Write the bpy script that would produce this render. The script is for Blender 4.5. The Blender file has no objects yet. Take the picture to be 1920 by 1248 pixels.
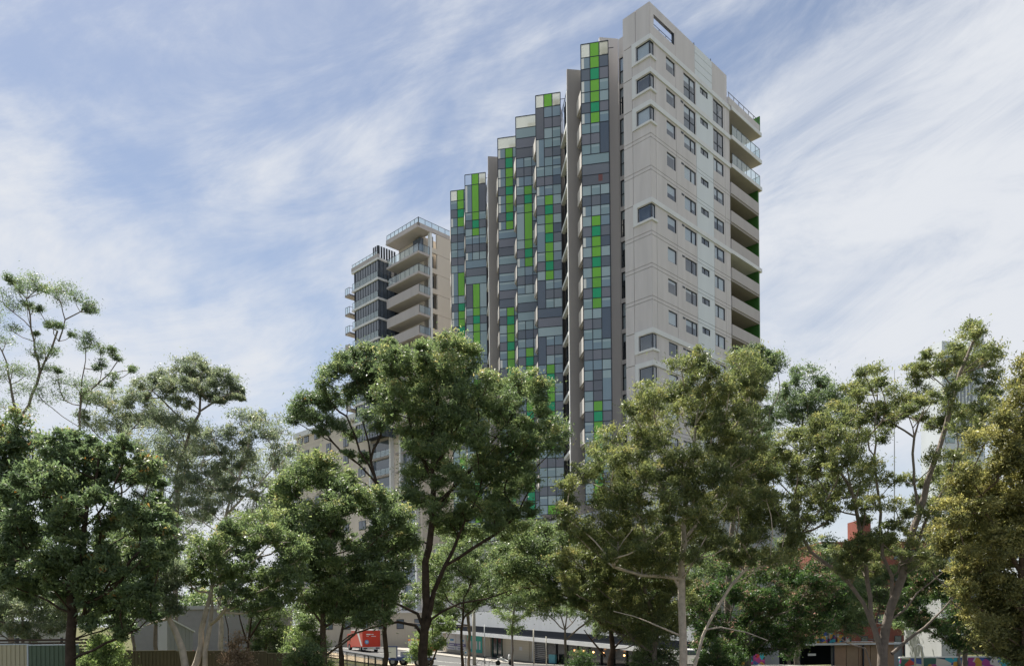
import bpy, math, random
import numpy as np
from mathutils import Matrix, Vector

# ------------------------------------------------------------------ camera, sky, sun, exposure
SC = bpy.context.scene
COL = SC.collection
ZC = 5.0                       # eye height above the street datum
F, HZ, ROLL = 1450.0, 1165.0, 0.0105
cam_d = bpy.data.cameras.new('camera')
cam_d.sensor_width = 36.0
cam_d.lens = 36.0 * F / 1920.0
cam_d.shift_y = (HZ - 624.0) / 1920.0
cam_d.clip_start = 0.2
cam_d.clip_end = 9000
cam = bpy.data.objects.new('camera', cam_d)
COL.objects.link(cam)
cam.location = (0, 0, ZC)
cam.rotation_euler = (Matrix.Rotation(math.pi / 2, 4, 'X') @ Matrix.Rotation(-ROLL, 4, 'Z')).to_euler()
SC.camera = cam

SUN_EL, SUN_AZ = math.radians(62), math.radians(-38)      # azimuth from the view direction, left is negative
sdir = Vector((math.sin(SUN_AZ) * math.cos(SUN_EL), math.cos(SUN_AZ) * math.cos(SUN_EL), math.sin(SUN_EL)))
sun_d = bpy.data.lights.new('sun', 'SUN')
sun_d.energy = 5.0
sun_d.angle = math.radians(0.6)
sun_d.color = (1.0, 0.95, 0.86)
sun = bpy.data.objects.new('sun', sun_d)
COL.objects.link(sun)
sun.rotation_euler = sdir.to_track_quat('Z', 'Y').to_euler()
sun.location = (0, 0, 120)

SC.view_settings.view_transform = 'Standard'
SC.view_settings.look = 'None'
SC.view_settings.gamma = 1.0
SC.view_settings.use_curve_mapping = False
SC.view_settings.exposure = 1.15
SC.cycles.max_bounces = 8
SC.cycles.transparent_max_bounces = 12
SC.cycles.transmission_bounces = 6
SC.cycles.use_denoising = True

world = bpy.data.worlds.new('World')
SC.world = world
world.use_nodes = True
def build_world():
    nt = world.node_tree
    nt.nodes.clear()
    N, L = nt.nodes.new, nt.links.new
    out = N('ShaderNodeOutputWorld')
    bg = N('ShaderNodeBackground')
    bg.inputs['Strength'].default_value = 0.052
    sky = N('ShaderNodeTexSky')
    sky.sky_type = 'NISHITA'
    sky.sun_disc = False
    sky.sun_elevation = SUN_EL
    sky.sun_rotation = SUN_AZ
    sky.air_density = 1.0
    sky.dust_density = 0.7
    sky.ozone_density = 1.2
    tc = N('ShaderNodeTexCoord')
    nrm = N('ShaderNodeVectorMath'); nrm.operation = 'NORMALIZE'
    L(tc.outputs['Generated'], nrm.inputs[0])
    sep = N('ShaderNodeSeparateXYZ'); L(nrm.outputs[0], sep.inputs[0])
    # cloud sheet overhead: project the direction on a plane
    def layer(rot, sc3, loc, scale, detail, rough, dist):
        mp = N('ShaderNodeMapping')
        mp.vector_type = 'POINT'
        rt = N('ShaderNodeVectorRotate'); rt.rotation_type = 'Y_AXIS'; rt.inputs['Angle'].default_value = math.radians(rot)
        L(nrm.outputs[0], rt.inputs['Vector'])
        mp.inputs['Location'].default_value = loc
        mp.inputs['Scale'].default_value = sc3
        L(rt.outputs[0], mp.inputs['Vector'])
        nz = N('ShaderNodeTexNoise')
        nz.inputs['Scale'].default_value = scale
        nz.inputs['Detail'].default_value = detail
        nz.inputs['Roughness'].default_value = rough
        nz.inputs['Distortion'].default_value = dist
        L(mp.outputs[0], nz.inputs['Vector'])
        return nz.outputs['Fac']
    big = layer(CL_ROT, (0.7, 1.0, 1.45), CL_LOC, 2.1, 6, 0.55, 0.5)
    wisp = layer(CL_ROT - 8, (0.65, 1.2, 2.6), (3.1, 1.7, 0.4), 5.2, 13, 0.68, 0.5)
    mul = N('ShaderNodeMath'); mul.operation = 'MULTIPLY_ADD'; mul.inputs[1].default_value = 0.42
    L(wisp, mul.inputs[0]); L(big, mul.inputs[2])
    rmp = N('ShaderNodeValToRGB')
    e = rmp.color_ramp.elements
    e[0].position = 0.58; e[0].color = (0, 0, 0, 1)
    e[1].position = 0.84; e[1].color = (1, 1, 1, 1)
    rmp.color_ramp.interpolation = 'EASE'
    L(mul.outputs[0], rmp.inputs[0])
    # more veil low down
    veil = N('ShaderNodeMapRange')
    veil.inputs['From Min'].default_value = 0.0; veil.inputs['From Max'].default_value = 0.45
    veil.inputs['To Min'].default_value = 0.75; veil.inputs['To Max'].default_value = 0.122
    L(sep.outputs['Z'], veil.inputs['Value'])
    mx = N('ShaderNodeMath'); mx.operation = 'MULTIPLY_ADD'
    inv = N('ShaderNodeMath'); inv.operation = 'SUBTRACT'; inv.inputs[0].default_value = 1.0
    L(veil.outputs[0], inv.inputs[1])
    L(rmp.outputs['Color'], mx.inputs[0]); L(inv.outputs[0], mx.inputs[1]); L(veil.outputs[0], mx.inputs[2])
    mx.use_clamp = True
    mix = N('ShaderNodeMix'); mix.data_type = 'RGBA'
    L(mx.outputs[0], mix.inputs['Factor'])
    # thin high veil tint over the clear air
    L(sky.outputs['Color'], mix.inputs['A'])
    mix.inputs['B'].default_value = CLOUD_COL
    L(mix.outputs['Result'], bg.inputs['Color'])
    L(bg.outputs[0], out.inputs['Surface'])
CL_ROT, CL_LOC = 28, (0.9, 0.9, 0.25)
CLOUD_COL = (6.7, 6.95, 7.4, 1)
build_world()

# ------------------------------------------------------------------ helpers
rnd = random.Random(7)
WM = {}
def setp(o, label=None, cat=None, group=None, kind=None):
    if label: o['label'] = label
    if cat: o['category'] = cat
    if group: o['group'] = group
    if kind: o['kind'] = kind
    return o
def attach(o, M, parent=None):
    COL.objects.link(o)
    if parent is not None:
        o.parent = parent
        o.matrix_parent_inverse = WM[parent.name].inverted()
    o.matrix_basis = M
    WM[o.name] = M.copy()
    return o
def empty(name, loc, label, cat, group=None):
    o = bpy.data.objects.new(name, None)
    o.empty_display_size = 0.5
    attach(o, Matrix.Translation(loc))
    return setp(o, label, cat, group)

class Fr:
    """vertical plane frame: u runs along the face, w outwards, z up (heights are given relative to the eye)"""
    def __init__(s, ox, oy, ux, uy, flip=False):
        l = math.hypot(ux, uy); s.o = (ox, oy); s.u = (ux / l, uy / l)
        nx, ny = s.u[1], -s.u[0]
        if flip: nx, ny = -nx, -ny
        s.n = (nx, ny)
    def p(s, u, w, z):
        return (s.o[0] + s.u[0] * u + s.n[0] * w, s.o[1] + s.u[1] * u + s.n[1] * w, z + ZC)

class MB:
    def __init__(s): s.v, s.f = [], []
    def hexa(s, c):
        b = len(s.v); s.v += c
        s.f += [tuple(b + i for i in q) for q in ((0,3,2,1),(4,5,6,7),(0,1,5,4),(1,2,6,5),(2,3,7,6),(3,0,4,7))]
        return s
    def box(s, fr, u0, u1, w0, w1, z0, z1):
        return s.hexa([fr.p(u0,w0,z0), fr.p(u1,w0,z0), fr.p(u1,w1,z0), fr.p(u0,w1,z0),
                       fr.p(u0,w0,z1), fr.p(u1,w0,z1), fr.p(u1,w1,z1), fr.p(u0,w1,z1)])
    def prism(s, pts, z0, z1):
        b = len(s.v); n = len(pts)
        s.v += [(x, y, z0 + ZC) for x, y in pts] + [(x, y, z1 + ZC) for x, y in pts]
        s.f += [tuple(range(b + n - 1, b - 1, -1)), tuple(range(b + n, b + 2 * n))]
        for i in range(n):
            j = (i + 1) % n
            s.f.append((b + i, b + j, b + n + j, b + n + i))
        return s
    def tube(s, pts, rad, n=8, cap=True):
        """pts world coordinates, rad list"""
        b0 = len(s.v); P = [Vector(p) for p in pts]
        ref = Vector((0.31, 0.17, 0.9))
        for i, p in enumerate(P):
            d = (P[min(i + 1, len(P) - 1)] - P[max(i - 1, 0)])
            if d.length < 1e-6: d = Vector((0, 0, 1))
            d.normalize()
            a = d.cross(ref if abs(d.dot(ref)) < .97 else Vector((1, 0, 0))).normalized(); c = d.cross(a)
            r = rad[i] if hasattr(rad, '__len__') else rad
            for k in range(n):
                t = 2 * math.pi * k / n
                q = p + (a * math.cos(t) + c * math.sin(t)) * r
                s.v.append(tuple(q))
        for i in range(len(P) - 1):
            for k in range(n):
                k2 = (k + 1) % n
                s.f.append((b0 + i*n + k, b0 + i*n + k2, b0 + (i+1)*n + k2, b0 + (i+1)*n + k))
        if cap:
            s.f.append(tuple(b0 + k for k in range(n - 1, -1, -1)))
            e = b0 + (len(P) - 1) * n
            s.f.append(tuple(e + k for k in range(n)))
        return s
    def build(s, name, mat, parent=None, smooth=False, **kw):
        a = np.array(s.v, dtype=float)
        lo, hi = a.min(0), a.max(0)
        c = Vector(((lo[0] + hi[0]) / 2, (lo[1] + hi[1]) / 2, lo[2]))
        me = bpy.data.meshes.new(name)
        me.from_pydata([tuple(v) for v in (a - np.array(c))], [], s.f)
        if isinstance(mat, (list, tuple)):
            for m in mat: me.materials.append(m)
        else: me.materials.append(mat)
        if smooth: me.polygons.foreach_set('use_smooth', [True] * len(me.polygons))
        o = bpy.data.objects.new(name, me)
        attach(o, Matrix.Translation(c), parent)
        return setp(o, **kw)

_unit = {}
def unit(mat):
    if mat.name not in _unit:
        me = bpy.data.meshes.new('block_' + mat.name)
        me.from_pydata([(0,0,0),(1,0,0),(1,1,0),(0,1,0),(0,0,1),(1,0,1),(1,1,1),(0,1,1)], [],
                       [(0,3,2,1),(4,5,6,7),(0,1,5,4),(1,2,6,5),(2,3,7,6),(3,0,4,7)])
        me.materials.append(mat); _unit[mat.name] = me
    return _unit[mat.name]
def piece(name, fr, u0, u1, w0, w1, z0, z1, mat, parent, **kw):
    """one block as an object of its own, mesh shared by all blocks of the material"""
    if fr.u[0] * fr.n[1] - fr.u[1] * fr.n[0] > 0:
        o0 = fr.p(u0, w0, z0); ax = (fr.u[0]*(u1-u0), fr.u[1]*(u1-u0)); ay = (fr.n[0]*(w1-w0), fr.n[1]*(w1-w0))
    else:
        o0 = fr.p(u1, w0, z0); ax = (-fr.u[0]*(u1-u0), -fr.u[1]*(u1-u0)); ay = (fr.n[0]*(w1-w0), fr.n[1]*(w1-w0))
    M = Matrix(((ax[0], ay[0], 0, o0[0]), (ax[1], ay[1], 0, o0[1]), (0, 0, z1 - z0, o0[2]), (0, 0, 0, 1)))
    o = bpy.data.objects.new(name, unit(mat))
    attach(o, M, parent)
    return setp(o, **kw)

def un(x, y): return x - ROLL * (y - HZ) - 960.0, HZ - (y + ROLL * (x - 960.0))
def W(x, y, D):
    a, b = un(x, y)
    return Vector((a / F * D, D, b / F * D + ZC))
def ground(x, y):
    """terrain height: a park slope down to the street, which falls to the right"""
    t = max(0.0, min(1.0, y / 62.0))
    z = 3.35 * (1 - t) ** 1.25 + 1.45 * (1 - (1 - t) ** 1.25)
    s = max(0.0, min(1.0, (y - 55) / 25.0))
    far = 0.60 - 0.045 * max(-22, min(16, x))
    return z * (1 - s) + far * s

# ------------------------------------------------------------------ materials
def srgb(r, g, b):
    f = lambda c: (c / 255 / 12.92) if c <= 10 else ((c / 255 + .055) / 1.055) ** 2.4
    return (f(r), f(g), f(b), 1)
def mat(name, col, rough=0.7, spec=0.4, noise=0.0, nscale=3.0, metallic=0.0, bump=0.0, bscale=40.0, streak=0.0, col2=None):
    m = bpy.data.materials.new(name); m.use_nodes = True
    nt = m.node_tree; b = nt.nodes['Principled BSDF']
    if len(col) == 3: col = (*col, 1)
    b.inputs['Base Color'].default_value = col
    b.inputs['Roughness'].default_value = rough
    b.inputs['Specular IOR Level'].default_value = spec
    b.inputs['Metallic'].default_value = metallic
    N, L = nt.nodes.new, nt.links.new
    if noise or streak or bump:
        tc = N('ShaderNodeNewGeometry')
    if noise or streak:
        nz = N('ShaderNodeTexNoise'); nz.inputs['Scale'].default_value = nscale; nz.inputs['Detail'].default_value = 6
        nz.inputs['Roughness'].default_value = 0.6
        mp = N('ShaderNodeMapping'); L(tc.outputs['Position'], mp.inputs['Vector'])
        if streak: mp.inputs['Scale'].default_value = (1, 1, 0.12)
        L(mp.outputs[0], nz.inputs['Vector'])
        mr = N('ShaderNodeMapRange'); k = max(noise, streak)
        mr.inputs['From Min'].default_value = 0.25; mr.inputs['From Max'].default_value = 0.75
        mr.inputs['To Min'].default_value = 1 - k; mr.inputs['To Max'].default_value = 1 + k * 0.6
        L(nz.outputs['Fac'], mr.inputs['Value'])
        mx = N('ShaderNodeMix'); mx.data_type = 'RGBA'; mx.blend_type = 'MULTIPLY'; mx.inputs['Factor'].default_value = 1
        if col2:
            m2 = N('ShaderNodeMix'); m2.data_type = 'RGBA'
            L(nz.outputs['Fac'], m2.inputs['Factor']); m2.inputs['A'].default_value = col; m2.inputs['B'].default_value = (*col2[:3], 1)
            L(m2.outputs['Result'], mx.inputs['A'])
        else:
            mx.inputs['A'].default_value = col
        cb = N('ShaderNodeCombineColor')
        for i in range(3): L(mr.outputs[0], cb.inputs[i])
        L(cb.outputs[0], mx.inputs['B'])
        L(mx.outputs['Result'], b.inputs['Base Color'])
    if bump:
        n2 = N('ShaderNodeTexNoise'); n2.inputs['Scale'].default_value = bscale; n2.inputs['Detail'].default_value = 5
        L(tc.outputs['Position'], n2.inputs['Vector'])
        bp = N('ShaderNodeBump'); bp.inputs['Strength'].default_value = bump; bp.inputs['Distance'].default_value = 0.03
        L(n2.outputs['Fac'], bp.inputs['Height']); L(bp.outputs[0], b.inputs['Normal'])
    return m
def glass(name, tint, gloss=0.35, rough=0.03, gcol=(0.75, 0.85, 0.95)):
    """thin window glass: part clear, part mirror"""
    m = bpy.data.materials.new(name); m.use_nodes = True
    nt = m.node_tree; nt.nodes.clear(); N, L = nt.nodes.new, nt.links.new
    out = N('ShaderNodeOutputMaterial')
    tr = N('ShaderNodeBsdfTransparent'); tr.inputs[0].default_value = (*tint, 1)
    gl = N('ShaderNodeBsdfGlossy'); gl.inputs['Roughness'].default_value = rough; gl.inputs['Color'].default_value = (*gcol, 1)
    fr = N('ShaderNodeFresnel'); fr.inputs['IOR'].default_value = 1.5
    ad = N('ShaderNodeMath'); ad.operation = 'ADD'; ad.inputs[1].default_value = gloss; ad.use_clamp = True
    L(fr.outputs[0], ad.inputs[0])
    ge = N('ShaderNodeNewGeometry'); bf = N('ShaderNodeMath'); bf.operation = 'SUBTRACT'; bf.inputs[0].default_value = 1.0
    L(ge.outputs['Backfacing'], bf.inputs[1])          # the inner face of a pane lets the light out again
    mu = N('ShaderNodeMath'); mu.operation = 'MULTIPLY'; L(ad.outputs[0], mu.inputs[0]); L(bf.outputs[0], mu.inputs[1])
    mx = N('ShaderNodeMixShader'); L(mu.outputs[0], mx.inputs[0]); L(tr.outputs[0], mx.inputs[1]); L(gl.outputs[0], mx.inputs[2])
    L(mx.outputs[0], out.inputs[0])
    return m
M_WALL = mat('wall_taupe', (0.605, 0.575, 0.568), 0.85, 0.2, streak=0.12, nscale=1.1, bump=0.15, bscale=12)
M_PARA = mat('parapet_taupe', (0.47, 0.44, 0.43), 0.85, 0.2, streak=0.10, nscale=0.9)
M_LIGHT = mat('cladding_pale', (0.66, 0.70, 0.72), 0.6, 0.3, streak=0.06, nscale=0.7)
M_BAND = mat('band_white', (0.68, 0.69, 0.69), 0.7, 0.3, streak=0.08, nscale=1.2)
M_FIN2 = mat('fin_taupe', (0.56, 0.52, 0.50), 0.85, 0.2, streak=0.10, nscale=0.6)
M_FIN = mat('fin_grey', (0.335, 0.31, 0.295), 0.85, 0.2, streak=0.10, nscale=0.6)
M_SIDE = mat('side_parapet', (0.50, 0.475, 0.45), 0.8, 0.2, noise=0.06)
M_CREAM = mat('cream_render', (0.60, 0.545, 0.475), 0.85, 0.2, streak=0.08, nscale=0.6)
M_CREAM2 = mat('cream_terrace', (0.80, 0.77, 0.68), 0.85, 0.2, noise=0.05)
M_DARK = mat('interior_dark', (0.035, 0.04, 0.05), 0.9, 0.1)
M_ROOM = mat('room_grey', (0.22, 0.235, 0.25), 0.9, 0.1, noise=0.3, nscale=0.7)
M_FRAME = mat('frame_navy', (0.018, 0.025, 0.035), 0.45, 0.5)
M_PANE = glass('pane_glass', (0.90, 0.92, 0.93), 0.12, gcol=(0.80, 0.84, 0.86))
M_BAL = glass('balustrade_glass', (0.86, 0.91, 0.91), 0.14, gcol=(0.85, 0.95, 0.95))
M_BLIND = mat('blind_white', (0.62, 0.66, 0.68), 0.9, 0.1)
M_SOFFIT = mat('soffit', (0.30, 0.285, 0.28), 0.9, 0.1)
M_SLAB = mat('slab_cream', (0.32, 0.295, 0.275), 0.8, 0.2, noise=0.08)
M_GREENW = mat('green_paint', (0.04, 0.13, 0.025), 0.6, 0.3)
M_ROOF = mat('roof_membrane', (0.3, 0.3, 0.3), 0.9, 0.1, noise=0.2)
def coated(name, col, rough=0.25, spec=0.6, n=0.05):
    return mat(name, col, rough, spec, noise=n, nscale=0.5)
M_LIME = [coated('lime_panel', (0.19, 0.52, 0.035)), coated('lime_panel_deep', (0.155, 0.45, 0.035))]
M_EMER = [coated('emerald_panel', (0.005, 0.37, 0.15))]
M_SPAN = [coated('spandrel_grey', (0.175, 0.19, 0.22)), coated('spandrel_blue', (0.135, 0.16, 0.195)), coated('spandrel_mauve', (0.20, 0.205, 0.24))]
M_TEAL = [coated('curtained_glass', (0.26, 0.36, 0.38), 0.08, 1.0), coated('curtained_glass_pale', (0.36, 0.46, 0.475), 0.08, 0.9), coated('curtained_glass_blue', (0.22, 0.305, 0.36), 0.08, 0.9)]
M_DKG = [coated('dark_glass', (0.085, 0.11, 0.145), 0.08, 1.0), coated('dark_glass_brown', (0.115, 0.12, 0.135), 0.08, 1.0)]
M_STRIP = coated('sunlit_sheer_white', (0.80, 0.80, 0.74), 0.2, 0.7)  # near-white because sunlight on the sheer is painted into the colour
M_CLEAR = glass('screen_glass', (0.88, 0.9, 0.9), 0.06)
def frost_mat():
    m = bpy.data.materials.new('frosted_screen'); m.use_nodes = True
    nt = m.node_tree; nt.nodes.clear(); N, L = nt.nodes.new, nt.links.new
    out = N('ShaderNodeOutputMaterial'); t = N('ShaderNodeBsdfTranslucent'); t.inputs[0].default_value = (0.42, 0.43, 0.40, 1)
    d = N('ShaderNodeBsdfTransparent'); d.inputs[0].default_value = (.9, .93, .92, 1)
    mx = N('ShaderNodeMixShader'); mx.inputs[0].default_value = 0.4
    L(t.outputs[0], mx.inputs[1]); L(d.outputs[0], mx.inputs[2]); L(mx.outputs[0], out.inputs[0]); return m
M_FROST = frost_mat()
def curtain_mat():
    m = bpy.data.materials.new('sunlit_curtain'); m.use_nodes = True
    nt = m.node_tree; nt.nodes.clear(); N, L = nt.nodes.new, nt.links.new
    out = N('ShaderNodeOutputMaterial'); t = N('ShaderNodeBsdfTranslucent'); t.inputs[0].default_value = (0.85, 0.83, 0.75, 1)
    d = N('ShaderNodeBsdfDiffuse'); d.inputs[0].default_value = (0.85, 0.84, 0.8, 1)
    mx = N('ShaderNodeMixShader'); mx.inputs[0].default_value = 0.5
    L(t.outputs[0], mx.inputs[1]); L(d.outputs[0], mx.inputs[2]); L(mx.outputs[0], out.inputs[0]); return m
M_CURT = mat('curtain_white', (0.88, 0.88, 0.82), 0.9, 0.1)

# ------------------------------------------------------------------ green glass apartment tower
K = math.sqrt(0.5)
CXY = (13.5, 72.6)
FR = Fr(*CXY, K, K)                       # right hand face
FL = Fr(*CXY, -K, K, flip=True)           # short left hand face
tower = empty('apartment_tower', (14, 84, ZC - 4.6), 'tall slab tower with stepped green and grey glass bays and a taupe corner block', 'building')
ZB = [54.95, 51.85] + [48.8 - 3.05 * i for i in range(0, 14)]      # cornice line of every storey
BANDED = {0, 1, 2, 5, 9, 10}
BASE = 8.0
J = 0.022

def wall_cell(fr, u0, u1, z0, z1, holes, m, name='wall_panel'):
    """one precast panel, 25 cm thick, with real openings"""
    b = MB(); u0 += J; u1 -= J; z0 += J; z1 -= J
    hs = [h for h in holes if h[2] < z1 and h[3] > z0 and h[0] < u1 and h[1] > u0]
    if not hs:
        b.box(fr, u0, u1, -0.28, 0, z0, z1)
    else:
        a0, a1, c0, c1 = hs[0]
        a0, a1, c0, c1 = max(a0, u0), min(a1, u1), max(c0, z0), min(c1, z1)
        if a0 > u0: b.box(fr, u0, a0, -0.28, 0, z0, z1)
        if a1 < u1: b.box(fr, a1, u1, -0.28, 0, z0, z1)
        if c0 > z0: b.box(fr, a0, a1, -0.28, 0, z0, c0)
        if c1 < z1: b.box(fr, a0, a1, -0.28, 0, c1, z1)
        if not b.v: return
    return b.build(name, m, tower)

def window(fr, u0, u1, z0, z1, mull=(), trans=(), blind=0.0, bside=None, parent=None, w=-0.10, ft=0.055, openleaf=None):
    b = MB()
    b.box(fr, u0, u1, w - 0.05, w + 0.05, z0, z0 + ft).box(fr, u0, u1, w - 0.05, w + 0.05, z1 - ft, z1)
    b.box(fr, u0, u0 + ft, w - 0.05, w + 0.05, z0 + ft, z1 - ft).box(fr, u1 - ft, u1, w - 0.05, w + 0.05, z0 + ft, z1 - ft)
    for m_ in mull: b.box(fr, m_ - ft * .6, m_ + ft * .6, w - 0.045, w + 0.055, z0 + ft, z1 - ft)
    for t_ in trans: b.box(fr, u0 + ft, u1 - ft, w - 0.04, w + 0.045, t_ - ft * .5, t_ + ft * .5)
    win = b.build('window', M_FRAME, parent or tower)
    edges = [u0 + ft] + sorted(mull) + [u1 - ft]
    for i in range(len(edges) - 1):
        piece('pane', fr, edges[i] + .02, edges[i+1] - .02, w - 0.012, w + 0.012, z0 + ft, z1 - ft, M_PANE, win)
        if blind > 0:
            h = (z1 - z0) * min(1, blind * (1 if i == 0 else rnd.choice([1, 1, .6])))
            piece('blind', fr, edges[i] + .03, edges[i+1] - .03, w - 0.09, w - 0.075, z1 - ft - h + .06, z1 - ft - .005, M_BLIND, win)
    if openleaf:
        a0, a1, c0, c1 = openleaf
        q = MB(); t = 0.05
        base = fr.p(a0, w + .07, c0)
        def sp(u, k):   # leaf hinged at the top, pushed out at the foot
            return fr.p(u, w + .07 + (1 - k) * 0.28, c0 + (c1 - c0) * k)
        for (ua, ub, ka, kb) in ((a0, a0 + t, 0, 1), (a1 - t, a1, 0, 1), (a0, a1, 0, .05), (a0, a1, .95, 1)):
            p = [sp(ua, ka), sp(ub, ka), sp(ub, kb), sp(ua, kb)]
            n = Vector((fr.n[0], fr.n[1], 0)) * 0.04
            q.hexa([p[0], p[1], tuple(Vector(p[1]) + n), tuple(Vector(p[0]) + n), p[3], p[2], tuple(Vector(p[2]) + n), tuple(Vector(p[3]) + n)])
        q.build('sash', M_FRAME, win)
    return win

# core of the corner block and the long mass behind the bays
core = MB()
ix = lambda a, b_: (CXY[0] + K * a - K * b_, CXY[1] + K * a + K * b_)   # a along right face, b along left face
core.prism([ix(.9, .9), ix(14.2, .9), ix(14.2, 2.9), ix(.9, 2.9)], BASE, 54.8)
core.build('core_wall', M_ROOM, tower)
c2 = MB(); c2.prism([ix(1.2, 3.0), ix(20.6, 3.0), ix(20.6, 14), ix(7, 14)], BASE, 54.6)
c2.build('rear_wall', M_WALL, tower)
BL = (-0.507, 0.862)
mass = MB()
mass.prism([(10.6, 79.2), (-3.9, 104.2), (6.6, 110.6), (21.0, 86.0)], BASE, 54.3)
mass.build('rear_wall', M_FIN, tower)

STR = [(0, .85), (.85, 4.35), (4.35, 8.0), (8.0, 11.3), (11.3, 13.65), (13.65, 14.7)]
W3SET = {3: 'open', 6: 'n', 8: 'open'}
for i, zb in enumerate(ZB):
    zn = ZB[i + 1] if i + 1 < len(ZB) else zb - 3.05
    tall = i < 2
    t = zb - .62
    holes = [(2.68, 4.22, zb - 1.97, t), (5.75, 7.88, (zn + .06) if tall else zb - 1.95, t + (0 if not tall else -.05)),
             (8.8, 10.32, zb - 1.28, t), (11.36, 13.38, (zn + .06) if tall else zb - 1.93, t),
             (5.22, 5.60, zb - .78, t + .03)]
    cw = i in BANDED
    lowz = zn
    for k, (a, b_) in enumerate(STR):
        m_ = M_LIGHT if k == 3 else M_WALL
        hh = [h for h in holes[:4] if h[0] >= a - .01 and h[1] <= b_ + .01]
        if cw and k == 0: hh = [(-.1, .62, zb - 1.9, zb - .5)]
        if not cw:
            wall_cell(FR, a, b_, zb - .36, zb, [], m_)
            wall_cell(FR, a, b_, lowz, zb - .36, hh, m_)
        else:
            wall_cell(FR, a, b_, lowz, zb - .02, hh, m_)
    # left face
    for a, b_ in ((0, 2.05), (2.05, 3.12)):
        hh = [(-.1, 1.53, zb - 1.9, zb - .5)] if (cw and a == 0) else []
        if not cw:
            wall_cell(FL, a if a else .0, b_, zb - .36, zb, [], M_WALL)
            wall_cell(FL, a, b_, lowz, zb - .36, hh, M_WALL)
        else:
            wall_cell(FL, a, b_, lowz, zb - .02, hh, M_WALL)
    bl = [.35, .2, .5, .15, .55, .5, 1, .2, .85, .0, .4, .9, .3][i % 13]
    window(FR, 2.68, 4.22, zb - 1.97, t, blind=bl)
    if tall:
        window(FR, 5.75, 7.88, zn + .06, t - .05, mull=(6.95,), trans=(zb - 1.95,), blind=.25)
        window(FR, 11.36, 13.38, zn + .06, t, mull=(12.3,), trans=(zb - 1.95,), blind=0)
    else:
        bl2 = [0, .3, .5, .9, 1, 1, 0, 0.2, .4, 1, .3][i % 11]
        window(FR, 5.75, 7.88, zb - 1.95, t, mull=(7.05,), blind=bl2)
        window(FR, 11.36, 13.38, zb - 1.93, t, mull=(12.15,), blind=[.9, 1, 1, .5, .3, 1, 1, 1][i % 8])
    window(FR, 8.8, 10.32, zb - 1.28, t, mull=(9.5,), ft=.045)
    if i: MB().box(FR, 5.2, 5.62, .0, .03, zb - .80, zb - .62).build('vent', M_FRAME, tower)
    if cw:
        b = MB()                                   # white surround of the corner window running on as a cornice
        b.box(FR, -.12, 14.7, .0, .13, zb - .46, zb)
        b.box(FL, .0, 2.0, .0, .13, zb - .46, zb)
        b.box(FL, 1.56, 2.0, .0, .13, zb - 2.12, zb - .46)
        b.box(FR, -.16, .86, .0, .17, zb - 2.12, zb - 1.92)
        b.box(FL, .0, 1.56, .0, .17, zb - 2.12, zb - 1.92)
        b.build('cornice', M_BAND, tower)
        wn = window(FL, .03, 1.53, zb - 1.9, zb - .5, blind=0 if i == 1 else .0, w=-.06)
        window(FR, .0, .62, zb - 1.9, zb - .5, w=-.06, blind=0)
        if i in (0, 2):
            piece('blind', FL, .1, 1.45, -.16, -.145, zb - 1.8, zb - .55, M_BLIND, wn)
# parapet above the top storey, open to the sky, with a viewing opening
for (fr, a, b_, holes, m_) in ((FR, 0, 1.6 + 2.75, [(.67, 4.13, 56.07, 57.22)], M_WALL), (FR, 4.35, 7.84, [], M_WALL), (FR, 11.2, 14.2, [], M_WALL),
                               (FL, 0, 1.62, [], M_WALL), (FL, 1.62, 3.12, [], M_WALL)):
    wall_cell(fr, a, b_, 54.95, 58.08, holes, m_)
for q in range(4):
    wall_cell(FR, 7.84, 11.2, 54.95 + q * .785, 54.95 + (q + 1) * .785 - (.01 if q == 3 else 0), [], M_LIGHT)
b = MB().box(FR, 7.7, 7.78, -.02, .02, 58.0, 58.2).box(FR, 10.9, 10.98, -.02, .02, 58.0, 58.2)
b.box(FR, .67, 4.13, -.16, -.12, 56.42, 56.46).box(FR, 1.75, 1.79, -.16, -.12, 56.07, 56.42).box(FR, 2.9, 2.94, -.16, -.12, 56.07, 56.42)
b.build('roof_rail', M_FRAME, tower)
MB().box(FR, .69, 4.11, -.27, -.01, 57.2, 57.24).box(FR, 4.09, 4.13, -.27, .02, 56.07, 57.24).build('opening_trim', M_FRAME, tower)
MB().prism([ix(4.6, 1.0), ix(14.2, 1.0), ix(14.2, 2.6), ix(4.6, 2.6)], 54.8, 56.7).build('plant_room', M_CREAM, tower)
MB().prism([ix(.26, .26), ix(14.2, .26), ix(14.2, 3.0), ix(.26, 3.0)], 54.6, 54.82).build('roof', M_ROOF, tower)

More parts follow.
